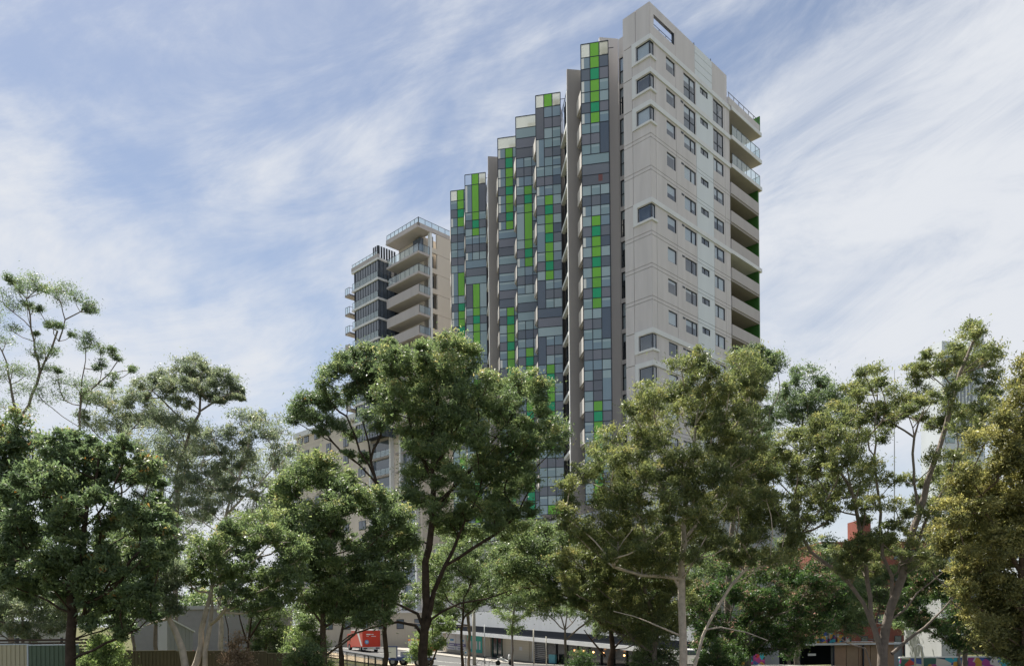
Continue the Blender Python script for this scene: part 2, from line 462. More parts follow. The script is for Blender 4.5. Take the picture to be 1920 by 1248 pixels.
# balconies at the right hand end
DEPB = 2.3
back = MB().box(FR, 14.7, 20.6, -DEPB - .2, -DEPB, BASE, 54.3)
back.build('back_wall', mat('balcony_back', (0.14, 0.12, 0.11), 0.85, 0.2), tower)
MB().box(FR, 14.45, 14.7, -DEPB, -.29, BASE, 54.9).build('side_wall', M_WALL, tower)
for i, zb in enumerate(ZB):
    zn = ZB[i + 1] if i + 1 < len(ZB) else zb - 3.05
    if i in (0, 1, 2):
        MB().box(FR, 14.7, 21.3, -DEPB, .22, zb - .41, zb - .03).build('balcony_slab', M_PARA, tower)
        MB().box(FR, 14.7, 21.4, .22, .30, zb - .42, zb - .02).box(FR, 21.3, 21.4, -DEPB, .22, zb - .42, zb - .02).build('slab_edge', M_BAND, tower)
    elif i in BANDED:
        MB().box(FR, 14.7, 21.45, -DEPB, .16, zb - .42, zb - .02).build('balcony_slab', M_BAND, tower)
    else:
        MB().box(FR, 14.7, 20.98, -DEPB, .05, zb - .30, zb - .08).build('balcony_slab', M_SLAB, tower)
    if i == 0:
        MB().box(FR, 14.2, 21.1, .0, .2, zb, 55.75).box(FR, 20.9, 21.1, -3, 0, zb, 55.75).build('terrace_parapet', M_WALL, tower)
        r = MB().box(FR, 14.25, 21.0, .08, .12, 56.28, 56.33)
        for q in range(7): r.box(FR, 14.4 + q * 1.08, 14.45 + q * 1.08, .08, .12, 55.75, 56.28)
        r.build('terrace_rail', M_FRAME, tower)
        MB().box(FR, 21.12, 21.2, -.6, .21, 55.1, 56.8).build('green_screen', M_GREENW, tower)
    elif i in (1, 2, 3 - 1):
        r = MB().box(FR, 14.75, 21.0, .20, .24, zb + 1.1, zb + 1.15)
        for q in range(7): r.box(FR, 14.8 + q * 1.03, 14.84 + q * 1.03, .20, .24, zb - .02, zb + 1.1)
        r.box(FR, 20.96, 21.0, -1.9, .20, zb + 1.1, zb + 1.15).box(FR, 20.96, 21.0, -.85, -.8, zb - .02, zb + 1.1)
        bal = r.build('balustrade', M_FRAME, tower)
        for q in range(6): piece('glass_pane', FR, 14.86 + q * 1.03, 15.81 + q * 1.03, .21, .23, zb + .05, zb + 1.08, M_BAL, bal)
        for q in range(2): piece('glass_pane', FR, 20.97, 20.99, -1.85 + q * 1.05, -.88 + q * 1.1, zb + .05, zb + 1.08, M_BAL, bal)
    if i >= 3:
        piece('balcony_parapet', FR, 14.72, 20.9, -.05, .12, zb - .06, zb + 1.13, M_PARA, tower)
    # sliding door in the back wall
    window(FR, 17.6, 20.1, zb - 2.6 + .3, zb - .75, mull=(18.9,), w=-DEPB + .07)
MB().box(FR, 20.78, 20.98, -DEPB, .04, BASE, 48.3).build('end_wall', M_GREENW, tower)
MB().box(FR, 20.99, 21.12, -DEPB, .0, BASE, 48.3).build('end_wall', mat('edge_olive', (0.42, 0.44, 0.30), .7), tower)
MB().box(FR, 17.0, 19.6, -DEPB + .02, -DEPB + .1, 52.6, 54.4).build('green_screen', M_GREENW, tower)
MB().box(FR, 20.5, 20.9, -DEPB, -1.6, 48.9, 54.4).build('side_wall', M_WALL, tower)

# grey wall and slot windows between corner block and first bay
JX, JY = 11.20, 77.3
FA = Fr(JX, JY, -.992, -.129, flip=True)
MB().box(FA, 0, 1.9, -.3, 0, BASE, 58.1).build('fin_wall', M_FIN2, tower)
FB = Fr(JX, JY, K, -K)
fb = MB().box(FB, .02, .1, -.3, 0, BASE, 58.0)
fb.build('fin_wall', M_FIN2, tower)
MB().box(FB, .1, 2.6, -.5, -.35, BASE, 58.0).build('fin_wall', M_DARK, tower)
zt = 56.05
k_ = 0
while zt > 14:
    MB().box(FB, .1, 2.2, -.3, 0, zt, zt + .42 if k_ else 58.0).build('wall_panel', M_FIN2, tower)
    window(FB, .1, 1.0, zt - 2.62, zt, trans=(zt - 1.35,), blind=rnd.choice([.3, 1, 1]), w=-.12, ft=.05)
    zt -= 3.05; k_ += 1

# glass bays
BAYS = [(7.4, 76.6), (3.14, 83.8), (1.0, 87.4), (-1.1, 91.0), (-5.4, 98.2), (-7.5, 101.8)]
ROWT = {   # measured row lines near the top, rest follows at a third of a storey
    0: [84.4, 110, 131.5, 153.3, 175, 195, 214, 234, 253, 273, 291.7, 310.5, 330.4],
    1: [180, 203.8, 223.5, 243.2, 262.9, 280, 297.3, 314.4, 333, 350.4, 368.7, 387],
    2: [220, 242, 261, 279.6, 298, 316, 333, 351, 367.3, 384],
    3: [260, 280.8, 298.8, 317.7, 335.4, 352.3, 368, 384.4],
    4: [328.3, 348.5, 365.6, 382.7, 399.7, 414.6, 430, 444, 459.5],
    5: [358.6, 378, 394.4, 410, 427, 441, 455.5]}
PAT = {
0: "WGW VGD SES VGT VGT SES VGT TT| SS| TT| t.. s.. d.. TTT SSD VTT TGT SES VGD TGT SES TGT VGT SES TGT TT| SS| TT| TTT SSS TTT TD| SD| TD| TGT SES TGD TGT SES TGT VGT SES TGT TGT",
1: "WGW |TT |SS |TT |TT |SS |TT TTT SSD VTT TGT SES TGT |GD |ES |GT TGT SES TGT |TT |SS |TT d.. s.. t.. |TT |SS |TT TGT SES TGT TGT SES TGT TGT SES TGT TTT SSS TTT TTT SSD TTT TGG",
2: "w.. t.. s.. d.. TTT SSS VTT TGT SES TGT ||T ||S ||T TGT SES VGT TTT SDS TTT t.. s.. t.. TTT SDS TTT TGT SES VGT TGT SES TGT TGT SES TGT TTT SES TTT TTT SSS TGT TGT SES TET TGT",
3: "w.. VGT SES VGT VGD SED VGT VGT SES VGT t.. s.. d.. t.. s.. t.. t.. s.. d.. TGT SES TGT TGT SES TGT VGT SES TGT TGT SES TGT TTT SSS TTT TGT SES TGT TTT SSS TTT TGT SES TGT TGT",
4: "CGW ||| ||| ||| TGT SES TGT TTT SSD VTT t.. s.. t.. ||| ||| ||| TGT SES TGT ||| ||| ||| TTT SSS TTT TGT SES TGT TTT SSS TTT TGT SES TGT TTT SSS TTT TGT SES TGT TTT SSS TGT TTT",
5: "WGT TGT SET VGT TTT SSS TTT TTT SSS TTT ||T ||S ||T VTT SET VGT VGS SES TGT TTT SSS TTT TGT SES TGT TTT SSS TTT TGT SES TGT TTT SSS TTT TGT SES TGT TTT SSS TTT TGT SES TGT TTT"}
TALLC = {(0, 7, 2): 'D', (0, 25, 2): 'D', (0, 31, 2): 'T', (1, 1, 0): 'D', (1, 4, 0): 'V', (1, 13, 0): 'T', (1, 19, 0): 'D', (1, 25, 0): 'D',
         (2, 10, 0): 'T', (2, 10, 1): 'G', (4, 1, 0): 'V', (4, 1, 1): 'G', (4, 1, 2): 'D', (4, 13, 0): 'D', (4, 13, 1): 'G', (4, 13, 2): 'T',
         (4, 19, 0): 'T', (4, 19, 1): 'G', (4, 19, 2): 'T', (5, 10, 0): 'V', (5, 10, 1): 'G'}
BW = 2.70
RH = 3.05 / 3
bay_frames = []
for bi, (bx, by) in enumerate(BAYS):
    fr = Fr(bx, by, .98, -.20)
    bay_frames.append(fr)
    zs = [(HZ - (y + ROLL * (bx / by * F))) / F * by for y in ROWT[bi]]
    while len(zs) < 45: zs.append(zs[-1] - (zs[-1] - 11.55) / (45 - len(zs)))
    rows = PAT[bi].split()
    while len(rows) < 44: rows.append('SES' if len(rows) % 3 == 2 else 'TGT')
    us = [0, BW / 3, 2 * BW / 3, BW]
    # mullion grid
    fm = MB(); t = .036
    frame_w = .035
    cells = []
    for r, row in enumerate(rows[:44]):
        z1, z0 = zs[r], zs[r + 1]
        if row[1] == '.':
            cells.append((0, 3, z0, z1, row[0].upper(), r)); continue
        for c in range(3):
            ch = row[c]
            if ch == '|':
                key = (bi, r, c)
                if key in TALLC: cells.append((c, c + 1, zs[r + 3], z1, TALLC[key], r))
                continue
            cells.append((c, c + 1, z0, z1, ch, r))
    for (ca, cb, z0, z1, ch, r) in cells:
        fm.box(fr, us[ca] - t, us[ca] + t, -.03, frame_w, z0, z1)
        fm.box(fr, us[ca], us[cb], -.028, frame_w - .002, z1 - t, z1 + t)
        if cb == 3: fm.box(fr, BW - t, BW + t, -.03, frame_w, z0, z1)
    fm.box(fr, 0, BW, -.03, frame_w, zs[44] - t, zs[44] + t)
    bay = fm.build('glass_bay', M_FRAME, tower)
    vis_r = [44, 44, 30, 29, 22, 18][bi]
    rest = {}
    for (ca, cb, z0, z1, ch, r) in cells:
        if ch in 'Ww': m_ = M_FROST; nm = 'glass_panel'
        elif ch == 'C': m_ = M_CLEAR; nm = 'glass_panel'
        elif ch == 'G': m_ = M_LIME[0] if rnd.random() < .7 else M_LIME[1]; nm = 'green_panel'
        elif ch == 'E': m_ = M_EMER[0]; nm = 'emerald_panel'
        elif ch == 'S': m_ = rnd.choices(M_SPAN, (5, 2, 3))[0]; nm = 'spandrel_panel'
        elif ch == 'D': m_ = rnd.choice(M_DKG); nm = 'glass_panel'
        elif ch == 'V': m_ = M_TEAL[2]; nm = 'glass_panel'
        else: m_ = rnd.choices(M_TEAL, (4, 3, 4))[0]; nm = 'glass_panel'
        jit = rnd.uniform(-.004, .004)
        if bi in (1,) and 36 < r < 37: continue
        if r < vis_r or (bi == 2 and r > 40):
            p_ = piece(nm, fr, us[ca] + t, us[cb] - t, -.02 + jit, .012 + jit, z0 + t, z1 - t, m_, bay)
        else:
            rest.setdefault(m_.name, [m_, MB()])[1].box(fr, us[ca] + t, us[cb] - t, -.02, .012, z0 + t, z1 - t)
        if ch == 'V':                                  # sun on the sheer at the pane's left, put into a near-white colour
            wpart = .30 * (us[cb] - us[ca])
            piece('sunlit_sheer', fr, us[ca] + t + .01, us[ca] + t + wpart, .0125 + jit, .0145 + jit, z0 + t, z1 - t - .02, M_STRIP, bay)
        if ch == 'T' and rnd.random() < .55 and r < vis_r:
            # paler head of the curtain, a little proud behind the mullion
            piece('blind', fr, us[ca] + t + .02, us[cb] - t - .02, .0125 + jit, .0145 + jit, z1 - t - .26 * (z1 - z0), z1 - t - .05, M_TEAL[1], bay)
    for nm, (m_, q) in rest.items():
        q.build('panel_field', m_, bay, kind='stuff')
    # returns, floor slabs and inner wall
    side = MB(); sd = 2.6
    side.box(fr, BW - .04, BW + .0, -sd, -.03, zs[44], zs[1]).build('bay_side', M_SPAN[0], tower)
    slabs = MB()
    for r in range(1, 45):
        if r % 3 == 2: slabs.box(fr, .03, BW - .05, -sd, -.05, (zs[r] + zs[r+1]) / 2 - .15, (zs[r] + zs[r+1]) / 2 + .15) if r < 44 else None
    slabs.build('floor_slab', M_SOFFIT, tower)
    MB().box(fr, .03, BW - .05, -.95, -.9, zs[44], zs[1]).build('inner_wall', M_ROOM, tower)
    MB().box(fr, .02, BW - .06, -sd, -.05, zs[44] + .0, zs[44] + .12).build('soffit', M_SOFFIT, tower)
    # left side glass of the bay, slightly clear so the sun gets in
    MB().box(fr, -.0, .02, -.9, -.03, zs[44], zs[1]).build('side_glass', M_CLEAR, tower)
    # terrace behind the top screen
    MB().box(fr, .0, BW, -sd, -.05, zs[1] - .25, zs[1] - .05).build('terrace_slab', M_SOFFIT, tower)
    if bi in (2, 3):
        
        MB().box(fr, 1.3, 1.35, -.6, -.5, zs[1] - .05, zs[1] + .75).box(fr, 1.3, BW, -.6, -.56, zs[1] + .75, zs[1] + .8).build('terrace_rail', M_FRAME, tower)
        piece('glass_panel', fr, 1.36, BW, -.59, -.57, zs[1], zs[1] + .72, M_TEAL[1], bay)
    else:
        
        r2 = MB().box(fr, 1.8, BW + .5, -.3, -.26, (zs[0] + zs[1]) / 2 + .1, (zs[0] + zs[1]) / 2 + .15)
        r2.box(fr, 2.2, 2.24, -.3, -.26, zs[1], (zs[0] + zs[1]) / 2 + .1).build('terrace_rail', M_FRAME, tower)
        piece('glass_panel', fr, 1.84, BW - .03, -.29, -.27, zs[1], (zs[0] + zs[1]) / 2 + .05, M_SPAN[0], bay)
    # side balcony parapets on the left of the bay
    FS = Fr(bx - .03, by + .12, -.13, .99, flip=True)
    for r in range(5, 44, 3):
        zt0 = zs[r]
        piece('side_parapet', FS, .0, 1.95, -.14, .0, zt0 + .0, zt0 + 1.45, M_SIDE, tower)
        piece('balcony_slab', FS, .0, 1.9, -1.2, -.15, zt0 - .2, zt0 - .02, M_FIN, tower)

# the dark recesses with white slab edges and their grey fins
M_SHOPG0 = mat('recess_dark_glass', (0.02, 0.028, 0.036), 0.15, 0.5)
def recess(px_, py_, bfr, wallw, ztop):
    rx, ry, _ = bfr.p(BW, -.05, 0)
    L_ = math.hypot(px_ - rx, py_ - ry)
    fr = Fr(rx, ry, px_ - rx, py_ - ry)          # outward to the left
    if fr.n[0] > 0: fr = Fr(rx, ry, px_ - rx, py_ - ry, flip=True)
    MB().box(fr, 0, L_ - .03, -.5, -.4, BASE, ztop - 1.2).build('recess_glass', M_SHOPG0, tower)
    gl = MB()
    for q in range(5): gl.box(fr, .3 + q * (L_ - .4) / 5, .36 + q * (L_ - .4) / 5, -.4, -.34, BASE, ztop - 1.2)
    gl.build('recess_mullions', M_FRAME, tower)
    z = 51.15
    while z > 10:
        piece('balcony_slab', fr, 0, L_ - .02, -.39, .03, z - .34, z, M_BAND, tower)
        piece('railing', fr, .1, L_ - .1, -.22, -.19, z + .9, z + .95, M_FRAME, tower)
        z -= 3.05
    r = MB().box(fr, 0, L_, -.1, -.06, 54.6, 54.66)
    for q in range(6): r.box(fr, .1 + q * .75, .14 + q * .75, -.1, -.06, 53.7, 54.6)
    r.build('roof_rail', M_FRAME, tower)
    fw = Fr(px_, py_, .9916, .129)
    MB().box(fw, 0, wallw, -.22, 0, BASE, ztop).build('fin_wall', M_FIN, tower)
    MB().box(fw, -.06, -.005, -.24, .02, BASE, ztop - 2.2).build('fin_edge', M_BAND, tower)
recess(6.2, 79.0, bay_frames[1], 2.6, 56.35)
recess(-2.32, 93.4, bay_frames[4], 2.4, 56.2)

# soffits and supports under the bays
us_ = MB().prism([(9.8, 77.6), (-6.0, 104.2), (6, 108), (18, 84)], 8.6, 11.3)
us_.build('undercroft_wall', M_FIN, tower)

# small signs of life on the glass bays
f0 = bay_frames[0]
zr_ = 330.4
zz = (HZ - (337 + 1.5)) / F * 76.6
piece('red_cloth', f0, 1.62, 2.02, .0125, .016, zz - .35, zz + .35, mat('red_cloth', (.20, .085, .085), .8), tower)
pc = bay_frames[2].p(2.5, .35, (HZ - 517) / F * 87.0)

# ------------------------------------------------------------------ cream apartment block on the left
cream = empty('cream_apartment_block', (-18, 122, ZC - 4), 'cream and dark glass apartment block left of the green tower, with a railed roof', 'building')
C1 = (-13.3, 115.0)
CR, CL = Fr(*C1, K, K), Fr(*C1, -K, K, flip=True)
cx = lambda o, a, b_: (o[0] + K * a - K * b_, o[1] + K * a + K * b_)
MB().prism([cx(C1, 2.2, 1.6), cx(C1, 15, 1.6), cx(C1, 15, 7.8), cx(C1, 2.2, 7.8)], 30, 58.7).build('inner_wall', M_CREAM, cream)
for i in range(10):                                   # cream end wall, panel by panel, joints recessed
    za = 58.9 - 3.05 * i
    zb_ = za - 3.05
    MB().box(CR, 3.55, 14.9, -.3, 0, zb_ + .02, za - .02).build('wall_panel', M_CREAM, cream)
    MB().box(CR, 2.45, 3.55, -.3, 0, zb_ + .02, zb_ + .75).build('wall_panel', M_CREAM, cream)
    w_ = MB().box(CR, 2.5, 3.5, -.9, -.85, zb_ + .8, za - .1).box(CR, 3.0, 3.06, -.86, -.8, zb_ + .8, za - .1)
    wf = w_.build('window', M_FRAME, cream)
    piece('pane', CR, 2.6, 3.4, -.84, -.83, zb_ + .9, za - .2, M_DKG[0], wf)
MB().box(CR, 2.1, 2.5, -.4, .1, 30, 58.7).build('column', M_BAND, cream)
s = MB().box(CR, -.25, 2.5, -7.9, .15, 58.72, 58.95).build('roof_slab', M_PARA, cream)
MB().box(CR, -.1, 15, -.25, .0, 58.95, 59.55).box(CL, .0, 8.0, -.25, .1, 58.95, 59.55).build('roof_parapet', M_PARA, cream)
r = MB().box(CR, 0, 14, -.1, -.06, 60.3, 60.36).box(CL, 0, 8.0, -.1, -.06, 60.3, 60.36)
for q in range(11): r.box(CR, q * 1.3, .05 + q * 1.3, -.1, -.05, 59.55, 60.3)
for q in range(9): r.box(CL, q * 1.0, .05 + q * 1.0, -.1, -.05, 59.55, 60.3)
rr = r.build('roof_rail', M_FRAME, cream)
for q in range(10): piece('glass_pane', CR, .08 + q * 1.3, 1.26 + q * 1.3, -.085, -.075, 59.6, 60.28, M_BAL, rr)
for q in range(8): piece('glass_pane', CL, .07 + q * 1.0, .98 + q * 1.0, -.085, -.075, 59.6, 60.28, M_BAL, rr)
MB().box(CR, 9, 12, -6, -2, 59.0, 61.0).build('stair_head', M_PARA, cream)
for i in range(9):
    zb_ = 55.0 - 3.05 * i
    MB().box(CL, -.0, 7.95, -2.3, .1, zb_, zb_ + .32).build('balcony_slab', M_PARA, cream)
    MB().box(CL, 2.0, 7.9, -2.32, -2.25, zb_ + .5, zb_ + 2.5).build('sliding_door', M_DKG[1], cream)
    zr = zb_ + 1.42
    if i < 2:
        g = MB().box(CL, 0, 7.9, .02, .06, zr, zr + .05)
        for q in range(8): g.box(CL, q * 1.1, .05 + q * 1.1, .02, .06, zb_ + .32, zr)
        b_ = g.build('balustrade', M_FRAME, cream)
        for q in range(7): piece('glass_pane', CL, .07 + q * 1.1, 1.08 + q * 1.1, .03, .05, zb_ + .36, zr - .02, M_BAL, b_)
    else:
        piece('balcony_parapet', CL, -.02, 7.95, -.05, .12, zb_ - .02, zr, M_PARA, cream)
    g = MB().box(CR, .0, 2.1, .02, .06, zr, zr + .05)
    for q in range(3): g.box(CR, q * 1.0, .05 + q * 1.0, .02, .06, zb_ + .32, zr)
    b_ = g.build('balustrade', M_FRAME, cream)
    for q in range(2): piece('glass_pane', CR, .07 + q * 1.0, .98 + q * 1.0, .03, .05, zb_ + .36, zr - .02, M_BAL, b_)
MB().box(CL, 1.6, 3.4, -2.2, -1.6, 55.4, 58.4).build('screen', M_DKG[0], cream)
# dark glass wing
C2_ = (-20.3, 120.5)
DR, DL = Fr(*C2_, K, K), Fr(*C2_, -K, K, flip=True)
MB().prism([cx(C2_, .2, .2), cx(C2_, 8, .2), cx(C2_, 8, 6.9), cx(C2_, .2, 6.9)], 30, 56.7).build('inner_wall', M_DARK, cream)
for i in range(9):
    zt_ = 56.95 - 3.08 * i
    MB().box(DL, -.08, 7.2, -.3, .12, zt_ - .34, zt_).box(DR, -.0, 4, -.3, .12, zt_ - .34, zt_ - .01).build('slab_edge', M_BAND, cream)
    g = MB()
    for q in range(10): g.box(DL, q * .7, .04 + q * .7, -.1, -.03, zt_ - 3.05, zt_ - .34)
    for q in range(5): g.box(DR, .35 + q * .7, .39 + q * .7, -.1, -.03, zt_ - 3.05, zt_ - .34)
    b_ = g.build('mullions', M_FRAME, cream)
    for q in range(9): piece('glass_panel', DL, .05 + q * .7, .69 + q * .7, -.12, -.08, zt_ - 3.0, zt_ - .34, M_DKG[0], b_)
    for q in range(5): piece('glass_panel', DR, .39 + (q - 1) * .7 if q else .03, .35 + q * .7, -.12, -.08, zt_ - 3.0, zt_ - .34, M_DKG[0], b_)
    g = MB().box(DL, 0, 7.1, .04, .08, zt_ + 1.02, zt_ + 1.06)
    for q in range(8): g.box(DL, q * 1.0, .04 + q * 1.0, .04, .08, zt_, zt_ + 1.02)
    b_ = g.build('balustrade', M_FRAME, cream)
    for q in range(7): piece('glass_pane', DL, .05 + q * 1.0, .99 + q * 1.0, .05, .07, zt_ + .03, zt_ + 1.0, M_BAL, b_)
    if i:                                             # small balconies past the far corner
        z_ = zt_ - .5
        MB().box(DL, 7.2, 8.5, -1.9, .55, z_ - .3, z_).build('balcony_slab', M_FIN, cream)
        g = MB().box(DL, 7.25, 8.45, .49, .53, z_ + 1.0, z_ + 1.05).box(DL, 7.25, 7.3, -.1, .5, z_ + 1.0, z_ + 1.05)
        for q in range(3): g.box(DL, 7.25 + q * .58, 7.3 + q * .58, .48, .53, z_, z_ + 1.0)
        b_ = g.build('balustrade', M_FRAME, cream)
        if i < 4:
            piece('glass_pane', DL, 7.3, 8.4, .50, .52, z_ + .02, z_ + .98, M_BAL, b_)
        else:
            piece('balcony_parapet', DL, 7.22, 8.48, .53, .6, z_ - .3, z_ + 1.1, M_PARA, cream)
MB().box(DL, -.1, 7.2, -.3, .14, 56.95, 57.5).build('roof_parapet', M_PARA, cream)
for q in range(7): piece('screen', DR, .1 + q * .5, .42 + q * .5, -.12, -.06, 57.0, 58.9, M_FRAME, cream)
for q in range(3): piece('screen', DL, .1 + q * .5, .42 + q * .5, -.12, -.06, 57.0, 58.9, M_FRAME, cream)
# lower wing behind the trees
C3 = (-13.9, 118.4)
E3, L3 = Fr(*C3, K, K), Fr(*C3, -K, K, flip=True)
MB().prism([cx(C3, .42, .0), cx(C3, 12, .0), cx(C3, 12, 37.5), cx(C3, .42, 37.5)], -5, 34.6).build('inner_wall', M_CREAM, cream)
MB().box(L3, 0, 37.6, -.5, .2, 34.6, 35.5).build('roof_parapet', M_BAND, cream)
for u_ in (.8, 4.6, 7.2, 12.8):
    MB().box(L3, u_ - .18, u_ + .18, -.4, .3, -5, 34.6).build('column', M_BAND, cream)
for i in range(12):
    z_ = 32.8 - 2.95 * i
    MB().box(L3, .98, 4.42, -.4, .15, z_ - .3, z_).box(L3, 4.8, 6.0, -.4, .12, z_ - .3, z_).box(L3, 7.4, 12.6, -.4, .15, z_ - .3, z_).build('balcony_slab', M_SLAB, cream)
    for (a, b_) in ((1.0, 4.4), (7.4, 12.6)):
        MB().box(L3, a, b_, -.38, -.3, z_, z_ + 2.6).build('sliding_door', M_DKG[0], cream)
        g = MB().box(L3, a, b_, .05, .08, z_ + .98, z_ + 1.02)
        for q in range(5): g.box(L3, a + q * (b_ - a) / 4.01, a + .04 + q * (b_ - a) / 4.01, .05, .08, z_, z_ + .98)
        bb = g.build('balustrade', M_FRAME, cream)
        piece('glass_pane', L3, a, b_, .06, .07, z_ + .03, z_ + .96, M_BAL, bb)
    piece('wall_panel', L3, 12.98, 37.4, -.4, -.39, z_ + .02, z_ + 2.9, M_CREAM, cream)
    for (a, b_) in ((15, 17), (20, 21.5), (25.5, 27), (29.5, 31), (33, 34.5), (35.2, 36.6)):
        f_ = MB().box(L3, a, b_, -.38, -.3, z_ + .6, z_ + 2.1).box(L3, (a + b_) / 2 - .04, (a + b_) / 2 + .04, -.3, -.26, z_ + .6, z_ + 2.1).build('window', M_FRAME, cream)
        piece('pane', L3, a + .06, b_ - .06, -.3, -.28, z_ + .66, z_ + 2.04, M_DKG[0], f_)

# ------------------------------------------------------------------ podium with shops
PD = Fr(13.9, 63.3, -.507, .862, flip=True)
def pz(u): x, y, _ = PD.p(u, 0, 0); return ground(x, y) - ZC
def awz(u): return -2.45 + .0345 * u
pod = empty('shop_podium', PD.p(22, -5, -4.7), 'pale concrete podium of the green tower with ground floor shops behind the trees', 'building')
M_CONC = mat('podium_concrete', (0.42, 0.43, 0.44), 0.8, 0.2, streak=0.12, nscale=.5)
M_SHOPW = mat('shop_beige', (0.50, 0.46, 0.38), 0.8, 0.2, streak=.08)
M_AWN = mat('awning_dark', (0.03, 0.035, 0.045), 0.6, 0.3)
M_SHOPG = mat('shop_glass', (0.03, 0.037, 0.045), 0.1, 0.8)
def slab_sloped(u0, u1, w0, w1, f0, f1, mat_, name, parent, **kw):
    c = [PD.p(u0, w0, f0(u0)), PD.p(u1, w0, f0(u1)), PD.p(u1, w1, f0(u1)), PD.p(u0, w1, f0(u0)),
         PD.p(u0, w0, f1(u0)), PD.p(u1, w0, f1(u1)), PD.p(u1, w1, f1(u1)), PD.p(u0, w1, f1(u0))]
    return MB().hexa([tuple(q) for q in c]).build(name, mat_, parent, **kw)
MB().box(PD, -1.5, 50, -12, -.3, -6.5, 8.2).build('inner_wall', M_CONC, pod)
for q in range(14):
    u0, u1 = -1.5 + q * 3.7, 2.2 + q * 3.7
    MB().box(PD, u0 + .02, u1 - .02, -.3, 0, 5.2, 9.25).build('wall_panel', M_CONC, pod)
    MB().box(PD, u0 + .02, u1 - .02, -.3, 0, 1.3, 5.16).build('wall_panel', M_CONC, pod)
    slab_sloped(u0, u1, -.3, .04, lambda u: awz(u) + .75, lambda u: 1.26, M_BAND, 'fascia', pod)
    slab_sloped(u0, u1, -.3, .0, lambda u: awz(u), lambda u: awz(u) + .75, M_AWN, 'sign_band', pod)
MB().box(PD, -1.5, 50, -4, .1, 9.25, 9.4).build('terrace_slab', M_CONC, pod)
g = MB().box(PD, -1, 49, -.15, -.1, 10.4, 10.46)
for q in range(42): g.box(PD, -1 + q * 1.2, -.94 + q * 1.2, -.15, -.1, 9.4, 10.4)
tr_ = g.build('terrace_rail', M_FRAME, pod)
for q in range(41): piece('glass_pane', PD, -.92 + q * 1.2, .18 + q * 1.2, -.13, -.12, 9.45, 10.38, M_BAL if q % 5 else M_SPAN[2], tr_)
slab_sloped(-6, 46, .0, 2.8, lambda u: awz(u) - .12, lambda u: awz(u) + .02, M_AWN, 'awning', pod)
slab_sloped(-6, 46, 2.8, 2.86, lambda u: awz(u) - .16, lambda u: awz(u) + .22, M_BAND, 'awning_edge', pod)
def bay_box(u0, u1, w0, w1, h0, h1, mat_, name, parent=None):
    return slab_sloped(u0, u1, w0, w1, lambda u: pz(u) + h0, lambda u: (pz(u) + h1), mat_, name, parent or pod)
# poster windows, teal poster, door, roller door, slatted vent, cafe glazing
def to_top(u0, u1, w0, w1, h0, mat_, name): return slab_sloped(u0, u1, w0, w1, lambda u: pz(u) + h0, lambda u: awz(u) - .1, mat_, name, pod)
to_top(38.6, 45.6, -.28, -.02, .0, M_SHOPW, 'shop_wall')
to_top(33.4, 38.6, -.28, -.05, .0, M_SHOPW, 'shop_wall')
to_top(32.5, 33.4, -.28, .0, .0, M_SHOPW, 'shop_wall')
to_top(29.6, 32.5, -.28, -.20, .0, M_SHOPG, 'shop_door')
for uu in (30.0, 31.1, 32.2): to_top(uu, uu + .12, -.2, -.12, .0, mat('door_green' + str(uu), (.01, .09, .075), .4), 'door_frame')
to_top(23.2, 29.6, -.28, -.02, .0, M_SHOPW, 'shop_wall')
M_POST = mat('poster_paper', (.62, .63, .66), .5)
M_PURP = mat('poster_purple', (.10, .08, .26), .5)
M_TEALP = mat('poster_teal', (.02, .42, .36), .5)
for a, b_ in ((38.9, 41.6), (41.75, 44.5)):
    p1 = bay_box(a, b_, -.02, .02, .55, 2.55, M_POST, 'poster')
    bay_box(a, b_, .02, .03, 1.05, 1.4, M_PURP, 'poster_stripe')
    bay_box(a + .4, b_ - .4, .03, .035, 1.16, 1.26, M_POST, 'poster_line')
    bay_box(a + .5, b_ - .5, .02, .03, .72, .82, M_PURP, 'poster_line')
    bay_box(a + .5, b_ - 1.2, .02, .03, 1.7, 1.95, mat('poster_blue' + str(a), (.05, .25, .5), .5), 'poster_block')
bay_box(34.6, 38.5, -.05, -.0, .5, 2.7, M_TEALP, 'poster')
for q in range(4): bay_box(35.0 + q * .8, 35.4 + q * .8, .0, .01, .9, 1.9, M_POST, 'poster_figure')
bay_box(23.8, 28.8, -.02, .03, .0, 2.6, mat('roller_beige', (.56, .52, .43), .7), 'roller_door')
for q in range(8): bay_box(23.8, 28.8, .03, .04, .3 + q * .29, .32 + q * .29, M_SHOPW, 'roller_rib')
for uu in (25.2, 27.0): bay_box(uu, uu + .6, .04, .05, 1.3, 1.7, M_POST, 'notice')
for q in range(12): bay_box(20.7, 22.9, -.1, -.02, .25 + q * .2, .35 + q * .2, M_SPAN[0], 'vent_slat')
to_top(-6, 23.1, -.29, -.22, .0, M_SHOPG, 'shop_window')
for q in range(14): to_top(-6 + q * 1.9, -5.88 + q * 1.9, -.22, -.1, .0, M_FRAME, 'window_mullion')
bay_box(-6, 20.5, -.22, -.15, 2.35, 2.95, mat('transom_pale', (.45, .5, .47), .3), 'transom')
to_top(22.9, 23.15, -.2, .05, .0, M_BAND, 'pilaster')
bay_box(18.0, 19.2, .3, .5, .3, 1.2, mat('cafe_board_blue', (.12, .42, .5), .5), 'cafe_screen')
def emis(name, c, st):
    m = bpy.data.materials.new(name); m.use_nodes = True
    b = m.node_tree.nodes['Principled BSDF']; b.inputs['Emission Color'].default_value = (*c, 1); b.inputs['Emission Strength'].default_value = st
    b.inputs['Base Color'].default_value = (*c, 1); return m
M_BULB = emis('bulb_glow', (1.0, .45, .18), 2.5)
